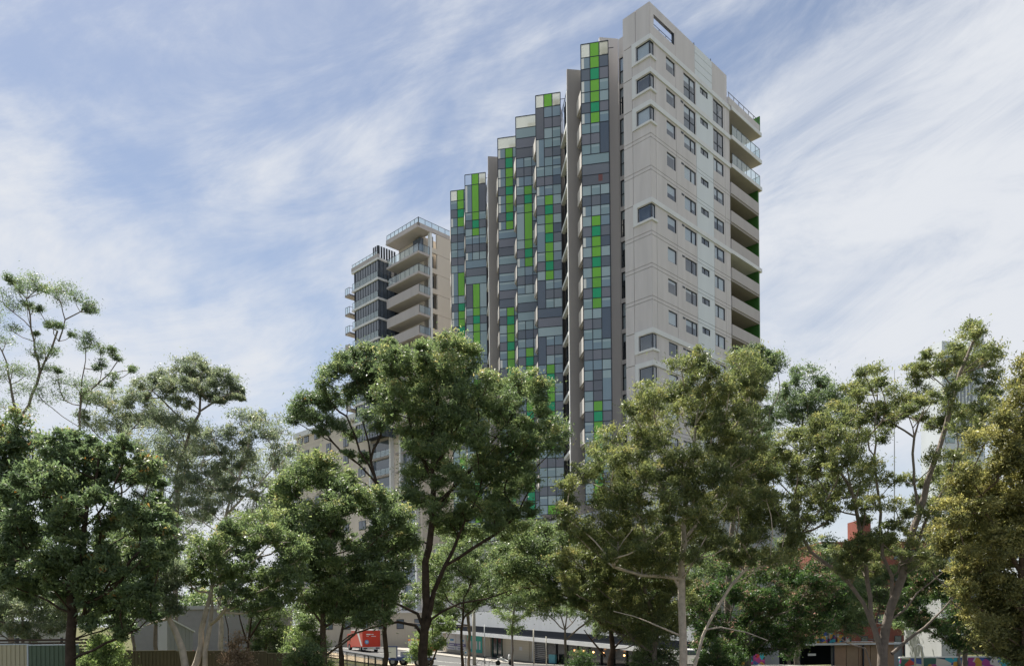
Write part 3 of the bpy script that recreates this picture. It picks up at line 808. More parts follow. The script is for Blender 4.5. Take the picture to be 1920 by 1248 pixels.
def ball(c, r, mat_, name, parent, sz=1.0, **kw):
    m = MB(); n1, n2 = 6, 8
    for i in range(n1 + 1):
        a = math.pi * i / n1
        for k in range(n2):
            t = 2 * math.pi * k / n2
            m.v.append((c[0] + r * math.sin(a) * math.cos(t), c[1] + r * math.sin(a) * math.sin(t), c[2] + sz * r * math.cos(a)))
    for i in range(n1):
        for k in range(n2):
            m.f.append((i*n2 + k, i*n2 + (k+1) % n2, (i+1)*n2 + (k+1) % n2, (i+1)*n2 + k))
    return m.build(name, mat_, parent, smooth=True, **kw)
for q in range(6):
    u = 5.5 + q * 1.5
    c_ = PD.p(u, 1.6, awz(u) - .75)
    t = MB().tube([c_, (c_[0], c_[1], c_[2] + .6)], .012, 4).build('pendant_lamp', M_FRAME, None)
    setp(t, ['first','second','third','fourth','fifth','sixth'][5-q] + ' glowing orange bulb from the left under the cafe awning', 'lamp', 'pendant bulbs under the cafe awning')
    ball(c_, .09, M_BULB, 'bulb', t)

# ------------------------------------------------------------------ ground, road, paths
def sheet(name, mat_, xs, ys, fz, kind='structure', label=None):
    v = [(x, y, fz(x, y)) for y in ys for x in xs]
    n = len(xs); f = [(j*n + i, j*n + i + 1, (j+1)*n + i + 1, (j+1)*n + i) for j in range(len(ys) - 1) for i in range(n - 1)]
    me = bpy.data.meshes.new(name); me.from_pydata(v, [], f); me.materials.append(mat_)
    o = bpy.data.objects.new(name, me); attach(o, Matrix.Identity(4)); setp(o, label, kind=kind); return o
M_GRND = mat('park_ground', (0.11, 0.085, 0.055), 0.95, 0.1, noise=0.4, nscale=1.3, bump=.4, bscale=8, col2=(0.075, 0.10, 0.03))
xs = [-1500, -700, -300, -150, -100] + list(np.arange(-80, 81, 2.0)) + [100, 150, 300, 700, 1500]
ys = [-60, -30] + list(np.arange(-10, 131, 2.0)) + [160, 220, 400, 800, 2500]
sheet('ground', M_GRND, [float(q) for q in xs], [float(q) for q in ys], ground)
M_ASPH = mat('asphalt', (0.10, 0.10, 0.10), 0.9, 0.2, noise=.15, nscale=3, bump=.2, bscale=60)
M_PAVE = mat('pavement', (0.30, 0.28, 0.25), 0.9, 0.2, noise=.12, nscale=2)
M_KERB = mat('kerb_stone', (0.42, 0.40, 0.36), 0.85, 0.2)
def ribbon(name, w0, w1, dz, mat_, u0=-60, u1=110, step=2.0, thick=0.0, label=None):
    m = MB(); us = np.arange(u0, u1 + .1, step); ws = np.linspace(w0, w1, max(2, int(abs(w1 - w0) / 2) + 1))
    n = len(ws)
    for u in us:
        for w_ in ws:
            x, y, _ = PD.p(u, w_, 0); m.v.append((x, y, ground(x, y) + dz))
    for i in range(len(us) - 1):
        for k in range(n - 1): m.f.append((i*n + k, (i+1)*n + k, (i+1)*n + k + 1, i*n + k + 1))
    if thick:
        b0 = len(m.v)
        for u in us:
            x, y, _ = PD.p(u, w1, 0); m.v.append((x, y, ground(x, y) + dz)); m.v.append((x, y, ground(x, y) + dz - thick))
        for i in range(len(us) - 1): m.f.append((b0 + 2*i, b0 + 2*i + 1, b0 + 2*i + 3, b0 + 2*i + 2))
    o = m.build(name, mat_, None, kind='structure')
    return o
ribbon('pavement', 0, 4.6, .20, M_PAVE, thick=.0)
ribbon('kerb', 4.6, 4.85, .22, M_KERB, thick=.2)
ribbon('road', 4.7, 16.5, .06, M_ASPH)
ribbon('road_marking', 10.2, 10.35, .064 + .02, mat('line_paint', (.7, .7, .66), .7))
ribbon('kerb', 16.5, 16.75, .20, M_KERB, thick=.2)
ribbon('path', 16.75, 19.6, .12, mat('sandy_path', (.42, .34, .24), .95, .1, noise=.15))

# ------------------------------------------------------------------ vehicles and street things
M_RED = coated('truck_red', (0.62, 0.045, 0.02), .3, .5)
M_WHITE = coated('truck_white', (.75, .75, .74), .35, .5)
M_TYRE = mat('tyre', (.02, .02, .02), .9)
M_BLUE = coated('badge_blue', (.10, .30, .55), .4, .5)
M_AMB = mat('amber_lens', (.8, .25, .03), .3)
M_NAVY = coated('frame_blue', (.04, .07, .22), .4, .5)
M_STEEL = mat('grey_steel', (.32, .33, .33), .5, .5, metallic=.3)
def wheel(fr, u, w, r, parent, wd=.28):
    x, y, _ = fr.p(u, w, 0); g = ground(x, y) + .06
    a = Vector(fr.p(u, w - wd / 2, 0)); b = Vector(fr.p(u, w + wd / 2, 0)); a.z = b.z = g + r
    o = MB().tube([a, b], r, 14).build('wheel', M_TYRE, parent)
    MB().tube([a + (a - b) * .02, b + (b - a) * .02], r * .5, 10).build('rim', M_STEEL, o)
    return o
TK = Fr(-18.4, 95.0, -.507, .862, flip=True)       # left flank runs away up the street; w negative is the body
tz = lambda: ground(-18, 97) + .06 - ZC
truck = empty('box_truck', TK.p(3, -1.1, tz()), 'red box truck with a round blue badge on the street left of the big trunk', 'truck')
z0 = tz()
MB().box(TK, 0, 4.2, -2.3, 0, z0 + .62, z0 + 2.65).build('cargo_box', M_RED, truck)
MB().box(TK, -.03, 4.25, -2.33, .03, z0 + 2.65, z0 + 2.74).build('roof', M_WHITE, truck)
RR = Fr(*TK.p(0, 0, 0)[:2], -TK.n[0], -TK.n[1], flip=False)     # rear face, u to the right
if RR.n[1] > 0: RR = Fr(*TK.p(0, 0, 0)[:2], -TK.n[0], -TK.n[1], flip=True)
MB().box(RR, 0, 2.3, .0, .04, z0 + .3, z0 + .62).build('bumper', M_WHITE, truck)
for a in (.1, 1.7): MB().box(RR, a, a + .5, .04, .06, z0 + .4, z0 + .54).build('tail_light', M_FRAME, truck)
MB().box(RR, .95, 1.35, .04, .06, z0 + .36, z0 + .55).build('number_plate', mat('plate_cream', (.7, .68, .5), .5), truck)
MB().box(RR, 1.14, 1.16, .0, .012, z0 + .66, z0 + 2.6).box(RR, 0.0, .06, .0, .03, z0 + .62, z0 + 2.65).box(RR, 2.24, 2.3, .0, .03, z0 + .62, z0 + 2.65).build('door_edge', M_RED, truck)
bd = MB(); c_ = RR.p(.55, .015, z0 + 1.25)
bd.tube([c_, RR.p(.55, .03, z0 + 1.25)], .27, 20).build('badge', M_BLUE, truck)
MB().tube([RR.p(.55, .028, z0 + 1.25), RR.p(.55, .036, z0 + 1.25)], .16, 16).build('badge_centre', coated('badge_pale', (.45, .62, .75)), truck)
for (a, b_, zz, h) in ((.5, 1.05, 2.1, .14), (1.15, 1.45, 2.12, .09), (.5, .8, 1.92, .05), (1.15, 1.75, 1.9, .06)):
    MB().box(RR, a, b_, .012, .02, z0 + zz, z0 + zz + h).build('lettering', M_WHITE, truck)
q = MB()
p = [(0.1, .75), (.5, .75), (2.2, 2.6), (1.4, 2.6)]
q.hexa([TK.p(a, .005, z0 + b_) for a, b_ in p] + [TK.p(a, .012, z0 + b_) for a, b_ in p]).build('swoosh', M_WHITE, truck)
MB().box(TK, 4.4, 6.0, -2.2, -.1, z0 + .5, z0 + 2.2).build('cab', M_RED, truck)
MB().box(TK, 4.8, 5.7, -.1, -.07, z0 + 1.35, z0 + 2.05).build('cab_window', M_SHOPG, truck)
MB().box(TK, 0.1, 6.0, -1.7, -.6, z0 + .45, z0 + .62).build('chassis', M_TYRE, truck)
for u_ in (1.0, 5.2):
    wheel(TK, u_, -.2, .42, truck); wheel(TK, u_, -2.1, .42, truck)
# flatbed tow truck, seen over the railing
TT = Fr(*W(721, 1240, 66)[:2], .92, -.39)
z0 = ground(-11, 66) - ZC
tow = empty('tow_truck', TT.p(2, -1, z0), 'tow truck with blue frame, white board and amber beacons right of the black railing', 'truck')
MB().box(TT, 0, 3.9, -2.0, 0, z0 + .55, z0 + .72).build('tray', M_NAVY, tow)
b = MB()
for (a, c_) in ((0, .07), (1.22, 1.3)): b.box(TT, a, c_, 0, .07, z0 + .7, z0 + 1.75)
b.box(TT, 0, 1.3, 0, .07, z0 + 1.68, z0 + 1.76).box(TT, 1.3, 3.9, 0, .06, z0 + .72, z0 + .85).box(TT, 3.8, 3.9, 0, .07, z0 + .7, z0 + 1.5)
b.build('board_frame', M_NAVY, tow)
brd = MB().box(TT, .1, 1.2, .01, .03, z0 + .78, z0 + 1.66).build('white_board', M_WHITE, tow)
MB().box(TT, .35, .7, .03, .035, z0 + 1.2, z0 + 1.24).box(TT, .3, .38, .03, .035, z0 + 1.05, z0 + 1.32).build('board_mark', M_FRAME, brd)
MB().box(TT, 1.4, 3.6, -1.9, -.3, z0 + .85, z0 + 1.3).build('winch_deck', M_STEEL, tow)
MB().box(TT, 1.5, 2.9, -1.6, -1.4, z0 + 2.0, z0 + 2.18).box(TT, 1.6, 1.7, -1.55, -1.45, z0 + .8, z0 + 2.0).box(TT, 2.7, 2.8, -1.55, -1.45, z0 + .8, z0 + 2.0).build('light_bar', M_WHITE, tow)
for a in (-.9, -.1, .9): MB().tube([TT.p(1.55 + a * .5 + .45, -1.5, z0 + 2.18), TT.p(1.55 + a * .5 + .45, -1.5, z0 + 2.3)], .1, 10).build('beacon', M_AMB, tow)
MB().box(TT, 3.0, 4.0, -2.0, -.35, z0 + 1.3, z0 + 1.9).build('cab', M_RED, tow)
MB().box(TT, 3.2, 3.9, -.36, -.33, z0 + 1.45, z0 + 1.8).build('cab_window', M_SHOPG, tow)
MB().tube([TT.p(2.5, -1.2, z0 + 1.3), TT.p(3.6, -1.2, z0 + 2.7)], .09, 8).tube([TT.p(3.6, -1.2, z0 + 2.7), TT.p(2.6, -1.2, z0 + 3.0)], .07, 8).build('crane_arm', M_STEEL, tow)
for a in (.8, 3.3): wheel(TT, a, -.15, .4, tow); wheel(TT, a, -1.85, .4, tow)
# black railing between park and street
rail = empty('railing', (-12, 56, ground(-12, 56)), 'black metal bar railing in front of the red box truck', 'railing')
pts = [W(602, 1214, 63), W(650, 1221, 59), W(690, 1227.5, 55), W(722, 1233, 51)]
m = MB(); lo = MB(); bars = MB()
m.tube(pts, .05, 6); lo.tube([p_ - Vector((0, 0, .92)) for p_ in pts], .035, 5)
m.build('top_rail', M_FRAME, rail); lo.build('bottom_rail', M_FRAME, rail)
for i in range(3):
    n_ = int((pts[i+1] - pts[i]).length / .24)
    for k in range(n_):
        a = pts[i].lerp(pts[i+1], k / n_)
        MB().tube([a, a - Vector((0, 0, 1.15))], .024 if k % 8 else .045, 5).build('bar' if k % 8 else 'post', M_FRAME, rail)
# bench
bn = Fr(*W(605, 1236, 58)[:2], .95, -.3)
zb0 = ground(-13.5, 58) - ZC
bench = empty('park_bench', bn.p(.7, 0, zb0), 'dark park bench beside the railing near the slim trunk', 'bench')
for q in range(3): piece('seat_slat', bn, 0, 1.6, -.45 + q * .15, -.33 + q * .15, zb0 + .42, zb0 + .46, mat('bench_wood' + str(q), (.09, .06, .045), .8), bench)
for a in (.1, 1.35): MB().box(bn, a, a + .12, -.42, -.02, zb0, zb0 + .42).build('leg', M_FRAME, bench)

def pole(name, x, ytop, ybot, D, r, m_, label, cat, arm=None):
    a, b = W(x, ybot, D), W(x, ytop, D); a.z = ground(a.x, a.y) - .1
    b.x, b.y = a.x, a.y
    o = MB().tube([a, b], [r, r * .85], 10).build(name, m_, None, smooth=True)
    return setp(o, label, cat)
M_POLE = mat('pole_concrete', (.36, .34, .29), .85, .2, noise=.1)
pole('power_pole', 889.5, 1120, 1250, 70, .17, M_POLE, 'thick pale concrete pole in front of the teal poster', 'pole')
pole('street_pole', 961, 1150, 1250, 72, .11, M_STEEL, 'dark steel pole in front of the beige roller door', 'pole')
pole('street_pole', 909, 1170, 1250, 76, .045, M_STEEL, 'thin grey sign pole left of the shop door', 'pole')
pole('street_pole', 1001, 1178, 1250, 74, .07, M_POLE, 'slender pale pole at the right end of the roller door', 'pole')
pole('street_pole', 1024.5, 1192, 1250, 74, .06, M_POLE, 'slender pole in front of the slatted shop vent', 'pole')
# parking meter
pm = W(873.5, 1247, 66); pm.z = ground(pm.x, pm.y)
mt = empty('parking_meter', pm, 'grey parking meter with a blue and white plate at the kerb', 'parking meter')
MB().tube([pm, pm + Vector((0, 0, 1.0))], .045, 8).build('post', M_STEEL, mt)
fm_ = Fr(pm.x - .14, pm.y, 1, 0)
MB().box(fm_, 0, .28, -.2, 0, pm.z - ZC + .95, pm.z - ZC + 1.5).build('head', M_STEEL, mt)
MB().box(fm_, .04, .24, 0, .01, pm.z - ZC + 1.1, pm.z - ZC + 1.42).build('plate', M_WHITE, mt)
MB().box(fm_, .08, .2, .01, .015, pm.z - ZC + 1.2, pm.z - ZC + 1.35).build('symbol', M_BLUE, mt)
# bicycle
bk = W(913, 1252, 64); gz = ground(bk.x, bk.y)
bike = empty('bicycle', (bk.x, bk.y, gz), 'bicycle leaning by the thin pole outside the shop door', 'bicycle')
for dx in (-.5, .5):
    c_ = Vector((bk.x + dx, bk.y + dx * .3, gz + .34))
    rp = [c_ + Vector((math.cos(t) * .33, math.cos(t) * .1, math.sin(t) * .33)) for t in np.linspace(0, 2 * math.pi, 17)]
    MB().tube(rp, .02, 5, cap=False).build('wheel', M_TYRE, bike)
c = Vector((bk.x, bk.y, gz))
fb = MB()
for a, b_ in (((-.5, .34), (-.1, .38)), ((-.5, .34), (-.18, .85)), ((-.1, .38), (-.18, .9)), ((-.18, .85), (.35, .88)), ((-.1, .38), (.35, .82)), ((.5, .34), (.33, 1.0))):
    fb.tube([c + Vector((a[0], a[0] * .3, a[1])), c + Vector((b_[0], b_[0] * .3, b_[1]))], .018, 5)
fb.build('frame', M_STEEL, bike)
MB().tube([c + Vector((.33, -.15, 1.02)), c + Vector((.33, .35, 1.02))], .015, 5).build('handlebar', M_FRAME, bike)
MB().tube([c + Vector((-.3, -.09, .93)), c + Vector((-.05, -.01, .93))], .05, 6).build('saddle', M_FRAME, bike)

sc0 = W(946, 1251, 66); gs = ground(sc0.x, sc0.y) + .2
sco = empty('motor_scooter', (sc0.x, sc0.y, gs), 'white motor scooter parked on the pavement edge in front of the roller door', 'scooter')
o3 = Vector((sc0.x, sc0.y, gs))
for dx in (-.55, .55):
    MB().tube([o3 + Vector((dx, -.05, .22)), o3 + Vector((dx, .05, .22))], .22, 12).build('wheel', M_TYRE, sco)
MB().tube([o3 + Vector((-.62, 0, .5)), o3 + Vector((-.3, 0, .62)), o3 + Vector((0, 0, .42)), o3 + Vector((.3, 0, .34)), o3 + Vector((.42, 0, .6)), o3 + Vector((.40, 0, .95))], [.09, .17, .12, .08, .12, .06], 8).build('body', M_WHITE, sco, smooth=True)
MB().tube([o3 + Vector((-.6, 0, .74)), o3 + Vector((-.05, 0, .72))], .09, 8).build('seat', M_TYRE, sco)
MB().tube([o3 + Vector((.38, -.3, 1.0)), o3 + Vector((.38, .3, 1.0))], .02, 5).build('handlebar', M_FRAME, sco)

# parked car generic: body lofted from a side profile
def car(x, y, ang, body, label, group=None):
    g = ground(x, y) + .06
    e = empty('parked_car', (x, y, g), label, 'car', group)
    fr = Fr(x, y, math.cos(ang), math.sin(ang))
    prof = [(-2.1, .35), (-2.15, .7), (-2.0, .95), (-1.35, 1.02), (-.75, 1.42), (.75, 1.45), (1.45, .98), (2.0, .9), (2.12, .6), (2.1, .35)]
    m = MB(); hw = [.78, .82, .82, .80, .62, .62, .80, .80, .80, .78]
    for sgn in (-1, 1):
        for (u, z), h in zip(prof, hw): m.v.append(fr.p(u, sgn * h, z + g - ZC))
    n = len(prof)
    m.f += [tuple(range(n)), tuple(range(2 * n - 1, n - 1, -1))] + [(i, n + i, n + (i + 1) % n, (i + 1) % n) for i in range(n)]
    bo = m.build('body', body, e)
    for sgn in (-1, 1):
        q = MB(); pz_ = [(-1.15, 1.03), (-.7, 1.36), (.7, 1.39), (1.3, 1.03)]
        hh = [.815, .67, .67, .815]
        q.hexa([fr.p(u, sgn * (h - .05), z + g - ZC) for (u, z), h in zip(pz_, hh)] + [fr.p(u, sgn * (h + .0), z + g - ZC) for (u, z), h in zip(pz_, hh)])
        q.build('side_window', M_SHOPG, e)
        for u in (-1.3, 1.3): wheel(fr, u, sgn * .72, .32, e, .2)
        MB().box(fr, 2.08, 2.14, sgn * .6 - .12, sgn * .6 + .12, g - ZC + .62, g - ZC + .76).build('headlight', M_WHITE, e)
    return e
p_ = W(342, 1190, 62); car(p_.x, p_.y, .5, M_RED, 'red car half hidden behind the pale gum trunks')
p_ = W(1298, 1240, 58); car(p_.x, p_.y, 2.7, M_WHITE, 'white car behind the trunk of the big pale gum')

# ------------------------------------------------------------------ fences at the lower left
def panel_fence(name, pts, h, m_, pm_, label, rib=.2, name_p='fence_panel'):
    e = empty(name, pts[0], label, 'fence')
    for i in range(len(pts) - 1):
        a, b = pts[i], pts[i + 1]
        fr = Fr(a.x, a.y, b.x - a.x, b.y - a.y); L_ = math.hypot(b.x - a.x, b.y - a.y)
        zt = (a.z + b.z) / 2 - ZC
        if m_:
            n = int(L_ / rib)
            q = MB().box(fr, .04, L_ - .04, -.02, .0, zt - h, zt - .03)
            for k in range(n): q.box(fr, .05 + k * rib, .05 + k * rib + rib * .62, .0, .022, zt - h, zt - .03)
            q.build(name_p, m_[i % len(m_)], e)
        MB().box(fr, .0, L_, -.035, .035, zt - .03, zt + .02).build('top_rail', pm_, e)
        MB().box(fr, -.035, .035, -.04, .04, zt - h - .1, zt + .05).build('post', pm_, e)
    return e
M_COLB = mat('sheet_cream', (.44, .40, .29), .5, .4, noise=.06)
M_COLG = mat('sheet_green', (.09, .135, .095), .5, .4, noise=.08)
M_COLN = mat('sheet_brown', (.105, .09, .055), .6, .3, noise=.12)
M_GALV = mat('galvanised', (.42, .47, .55), .4, .5, metallic=.4)
panel_fence('sheet_fence', [W(-140, 1207, 35), W(-45, 1207, 35), W(52.5, 1207.5, 35), W(150, 1208, 35)], 1.9, [M_COLG, M_COLB, M_COLG], M_GALV,
            'ribbed metal fence with a cream and a green panel in the lower left corner')
panel_fence('sheet_fence', [W(151, 1219, 35.2), W(245, 1219, 35.4), W(330, 1219.5, 35.6), W(420, 1220, 35.8), W(500, 1222, 36), W(560, 1226, 36)], 1.9, [M_COLN], M_COLN,
            'low ribbed brown metal fence behind the pale gum trunks', rib=.16)
# timber rail fence behind
e = empty('rail_fence', W(-60, 1200, 40), 'dark horizontal rail fence above the ribbed metal fence at far left', 'fence')
fr = Fr(*W(-60, 1200, 39)[:2], 1, .02)
for q in range(4): piece('rail', fr, 0, 7.2, 0, .04, -1.2 + q * .16, -1.1 + q * .16, mat('dark_rail' + str(q), (.05, .035, .03), .8), e)
for q in range(4): piece('post', fr, .2 + q * 2.2, .3 + q * 2.2, -.08, 0, -3.2, -.55, M_FRAME, e)
# grey gable shed wall and its wire fence
p_ = W(313, 1150, 44); fr = Fr(p_.x, p_.y, .8, .6)
shed = empty('garden_shed', (p_.x + .5, p_.y + 1, ground(p_.x, p_.y)), 'grey board shed with a sloping roof behind the leaning pale trunk', 'shed')
m = MB(); g = ground(p_.x, p_.y) - ZC
for q in range(7):
    u = q * .2; h1 = .6 - .0 * q
    MB().box(fr, u, u + .19, -2.2, 0, g, .45 - q * .12).build('wall_board', M_STEEL, shed)
MB().hexa([fr.p(-.1, -2.3, .5), fr.p(1.5, -2.3, -.42), fr.p(1.5, .1, -.42), fr.p(-.1, .1, .5), fr.p(-.1, -2.3, .58), fr.p(1.5, -2.3, -.34), fr.p(1.5, .1, -.34), fr.p(-.1, .1, .58)]).build('roof', M_BAND, shed)

# ------------------------------------------------------------------ buildings seen between the trees
M_BRICK = mat('brick_red', (.24, .09, .07), .85, .2, noise=.2, nscale=2, bump=.3, bscale=20)
M_RUST = mat('brick_orange', (.30, .13, .09), .85, .2, noise=.15)
def block(name, x0, x1, ytop, D, depth, m_, label, windows=0, roof=None, cat='building', rows=3, ang=0.0):
    a, b = W(x0, ytop, D), W(x1, ytop, D); w_ = b.x - a.x; zt = a.z - ZC
    fr = Fr(a.x, a.y, math.cos(ang), math.sin(ang)); g = ground(a.x, a.y) - ZC - .3
    e = empty(name, fr.p(w_ / 2, -depth / 2, g), label, cat)
    MB().box(fr, 0, w_, -depth, 0, g, zt).build('wall', m_, e)
    MB().box(fr, -.15, w_ + .15, -depth - .15, .15, zt, zt + .35).build('roof', roof or M_BAND, e)
    if windows:
        for r_ in range(rows):
            for q in range(windows):
                u = (q + .3) * w_ / windows; zz = zt - 2.3 - r_ * 3.1
                if zz < g + .5: continue
                f_ = MB().box(fr, u, u + w_ / windows * .42, 0, .05, zz, zz + 1.4).build('window', M_FRAME, e)
                piece('pane', fr, u + .08, u + w_ / windows * .42 - .08, .05, .06, zz + .08, zz + 1.32, M_DKG[0], f_)
    return e
bb = block('brick_building', 1540, 1760, 1020, 112, 14, M_BRICK, 'red brick building seen between the limbs of the right gum', 7, M_RUST, rows=5)
fr = Fr(*W(1606, 980, 111)[:2], 1, 0)
MB().box(fr, 0, 1.9, -3, .3, 11.0, 14.0).build('stair_tower', M_BRICK, bb)
block('white_building', 1764, 1794, 1095, 84, 8, M_CONC, 'narrow white rendered building behind the right hand trees', 0)
block('white_house', 1366, 1402, 1160, 70, 6, M_WHITE, 'small white wall with red roof behind the pale gum branch', 0, roof=M_RUST)
block('warehouse', 250, 470, 1143, 74, 14, mat('shed_grey', (.23,.23,.235), .8, noise=.1), 'long pale grey warehouse behind the trees at left', 0, rows=1, roof=M_STEEL)
block('shop_row', 600, 800, 1150, 112, 10, M_SHOPW, 'beige shop row with white fascia behind the red truck', 6, rows=1)
block('white_house', -60, 40, 1172, 66, 8, M_CONC, 'low white house behind the dark tree at far left', 3, rows=1, roof=M_STEEL)
# pale office tower behind the right gum
tw = empty('office_tower', W(1808, 1165, 210), 'pale high office tower rising behind the tallest right hand gum', 'building')
o_ = W(1766, 650, 210); fr = Fr(o_.x, o_.y, .97, .22)
M_PALE = mat('office_pale', (.62, .66, .70), .6, .3, streak=.08, nscale=.2)
MB().box(fr, 0, 4.6, -8, 0, -5, 75).build('wall', M_PALE, tw)
MB().box(fr, 4.6, 9.5, -8, -.8, -5, 69.5).build('wall', M_CONC, tw)
MB().box(fr, 9.5, 13.2, -8, .4, -5, 79.5).build('wall', M_PALE, tw)
for q in range(4): MB().box(fr, 5.2 + q * 1.1, 5.6 + q * 1.1, -.8, .1, -5, 72 + q).build('fin', M_PALE, tw)
for r_ in range(22):
    z_ = 72 - r_ * 3.3
    f_ = MB().box(fr, .7, 3.8, 0, .05, z_ - 1.5, z_).build('window', M_FRAME, tw)
    piece('pane', fr, .8, 3.7, .05, .07, z_ - 1.4, z_ - .1, M_TEAL[0], f_)
    MB().box(fr, 10.1, 12.6, .4, .46, z_ - 1.5, z_).build('window', M_TEAL[2], tw)
MB().tube([fr.p(11, -2, 79.5), fr.p(11, -2, 84)], .12, 6).build('mast', M_STEEL, tw)
ms = W(1677, 1165, 190); t_ = MB().tube([(ms.x, ms.y, 4), tuple(W(1677, 693, 190))], [.25, .05], 6).build('radio_mast', M_STEEL, None)
setp(t_, 'thin distant radio mast poking above the right gum canopy', 'mast')
# market shed and murals lower right
def mural_mat(name, sc, seed):
    m = bpy.data.materials.new(name); m.use_nodes = True; nt = m.node_tree; N, L = nt.nodes.new, nt.links.new
    b = nt.nodes['Principled BSDF']; b.inputs['Roughness'].default_value = .6
    g = N('ShaderNodeNewGeometry'); v = N('ShaderNodeTexVoronoi'); v.inputs['Scale'].default_value = sc; v.inputs['Randomness'].default_value = 1
    mp = N('ShaderNodeMapping'); mp.inputs['Location'].default_value = (seed, seed * 2, 0); L(g.outputs['Position'], mp.inputs['Vector']); L(mp.outputs[0], v.inputs['Vector'])
    r = N('ShaderNodeValToRGB'); r.color_ramp.interpolation = 'CONSTANT'
    cols = [(.02, .05, .12), (.5, .05, .04), (.03, .35, .45), (.55, .30, .04), (.35, .04, .22), (.04, .12, .10), (.6, .55, .5), (.05, .10, .35)]
    els = r.color_ramp.elements; els[0].color = (*cols[0], 1); els[1].position = .12; els[1].color = (*cols[1], 1)
    for i, c in enumerate(cols[2:]):
        x = els.new(.24 + i * .13); x.color = (*c, 1)
    sp = N('ShaderNodeSeparateColor'); L(v.outputs['Color'], sp.inputs[0]); L(sp.outputs[0], r.inputs[0]); L(r.outputs[0], b.inputs['Base Color']); return m
M_MUR = mural_mat('mural_paint', 2.2, 3)
def low_wall(name, x0, x1, ytop, D, h, m_, label, cat='wall'):
    a, b = W(x0, ytop, D), W(x1, ytop, D); fr = Fr(a.x, a.y, b.x - a.x, b.y - a.y); L_ = (b - a).length
    e = empty(name, (a + b) / 2 - Vector((0, 0, h)), label, cat)
    MB().box(fr, 0, L_, -.2, 0, a.z - ZC - h, a.z - ZC).build('painted_face', m_, e)
    MB().box(fr, -.03, L_ + .03, -.23, .03, a.z - ZC, a.z - ZC + .08).build('capping', M_BAND, e)
low_wall('mural_wall', 1688, 1905, 1233, 52, 1.9, M_MUR, 'long low wall with a multicoloured mural in the lower right corner')
low_wall('mural_wall', 1368, 1434, 1224, 56, 1.8, mural_mat('mural_pink', 3.0, 9), 'short pink and yellow mural wall right of the forked gum')
a = W(1498, 1206, 58); fr = Fr(a.x, a.y, 1, .03); g = ground(a.x, a.y) - ZC
mk = empty('market_shed', fr.p(3, -2, g), 'dark open market shed with flat white roof edge left of the right gum', 'shed')
zt = a.z - ZC
MB().box(fr, 0, 4.9, -4, -3.9, g, zt - .12).build('back_wall', M_DARK, mk)
MB().box(fr, -.1, 8.2, -4, .3, zt - .12, zt).build('roof', M_BAND, mk)
for u in (0, 2.6, 4.85, 8.0): MB().box(fr, u, u + .1, -.1, 0, g, zt - .12).build('post', M_FRAME, mk)
MB().box(fr, 2.55, 8.0, -.3, -.2, g, zt - .14).build('front_wall', M_STEEL, mk)
for q in range(5): piece('plank_door', fr, 2.75 + q * .92, 3.62 + q * .92, -.2, -.12, g, g + 1.9, mat('door_timber' + str(q), (.42 - .03 * (q % 2), .27, .17), .7, noise=.1), mk)
piece('notice_board', fr, .75, 1.35, -.2, -.15, g + .9, zt - .75, M_WHITE, mk)
rf = mural_mat('goods', 4.0, 5)
for q in range(7):
    o = MB().box(fr, .3 + q * .62, .75 + q * .62, -1.5, -1.0, zt, zt + rnd.uniform(.25, .9)).build('crate', rf, None)
    setp(o, ['first','second','third','fourth','fifth','sixth','seventh'][q] + ' colourful crate from the left on the market shed roof', 'crate', 'crates on the market shed roof')
ar = [W(1716, 1250, 50), W(1716, 1212, 50), W(1722, 1206.5, 50), W(1729, 1212, 50), W(1730, 1250, 50)]
o = MB().tube(ar, .05, 8).build('bike_hoop', M_WHITE, None, smooth=True)
setp(o, 'white curved metal hoop beside the base of the right gum', 'hoop')
a = W(1636, 1228, 54)
fr = Fr(a.x, a.y, 1, 0)

# ------------------------------------------------------------------ trees
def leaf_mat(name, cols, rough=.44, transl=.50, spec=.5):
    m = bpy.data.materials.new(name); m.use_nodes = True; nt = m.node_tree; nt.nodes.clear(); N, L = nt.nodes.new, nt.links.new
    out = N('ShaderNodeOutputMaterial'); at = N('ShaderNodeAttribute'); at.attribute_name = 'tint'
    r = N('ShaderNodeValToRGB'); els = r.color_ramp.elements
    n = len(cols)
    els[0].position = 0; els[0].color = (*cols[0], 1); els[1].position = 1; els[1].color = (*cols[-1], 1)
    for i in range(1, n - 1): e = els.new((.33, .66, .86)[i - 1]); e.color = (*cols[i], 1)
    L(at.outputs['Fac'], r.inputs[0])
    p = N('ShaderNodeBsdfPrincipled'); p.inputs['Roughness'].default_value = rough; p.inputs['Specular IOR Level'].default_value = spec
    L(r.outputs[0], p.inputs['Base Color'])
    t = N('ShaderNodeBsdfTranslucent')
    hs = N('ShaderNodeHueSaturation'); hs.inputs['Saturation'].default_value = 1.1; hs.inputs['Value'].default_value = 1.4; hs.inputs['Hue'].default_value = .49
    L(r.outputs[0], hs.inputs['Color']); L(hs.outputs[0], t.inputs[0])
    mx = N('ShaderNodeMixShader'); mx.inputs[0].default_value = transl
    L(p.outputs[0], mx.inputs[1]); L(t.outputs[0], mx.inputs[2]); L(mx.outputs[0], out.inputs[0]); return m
ORANGE = (.30, .13, .035)
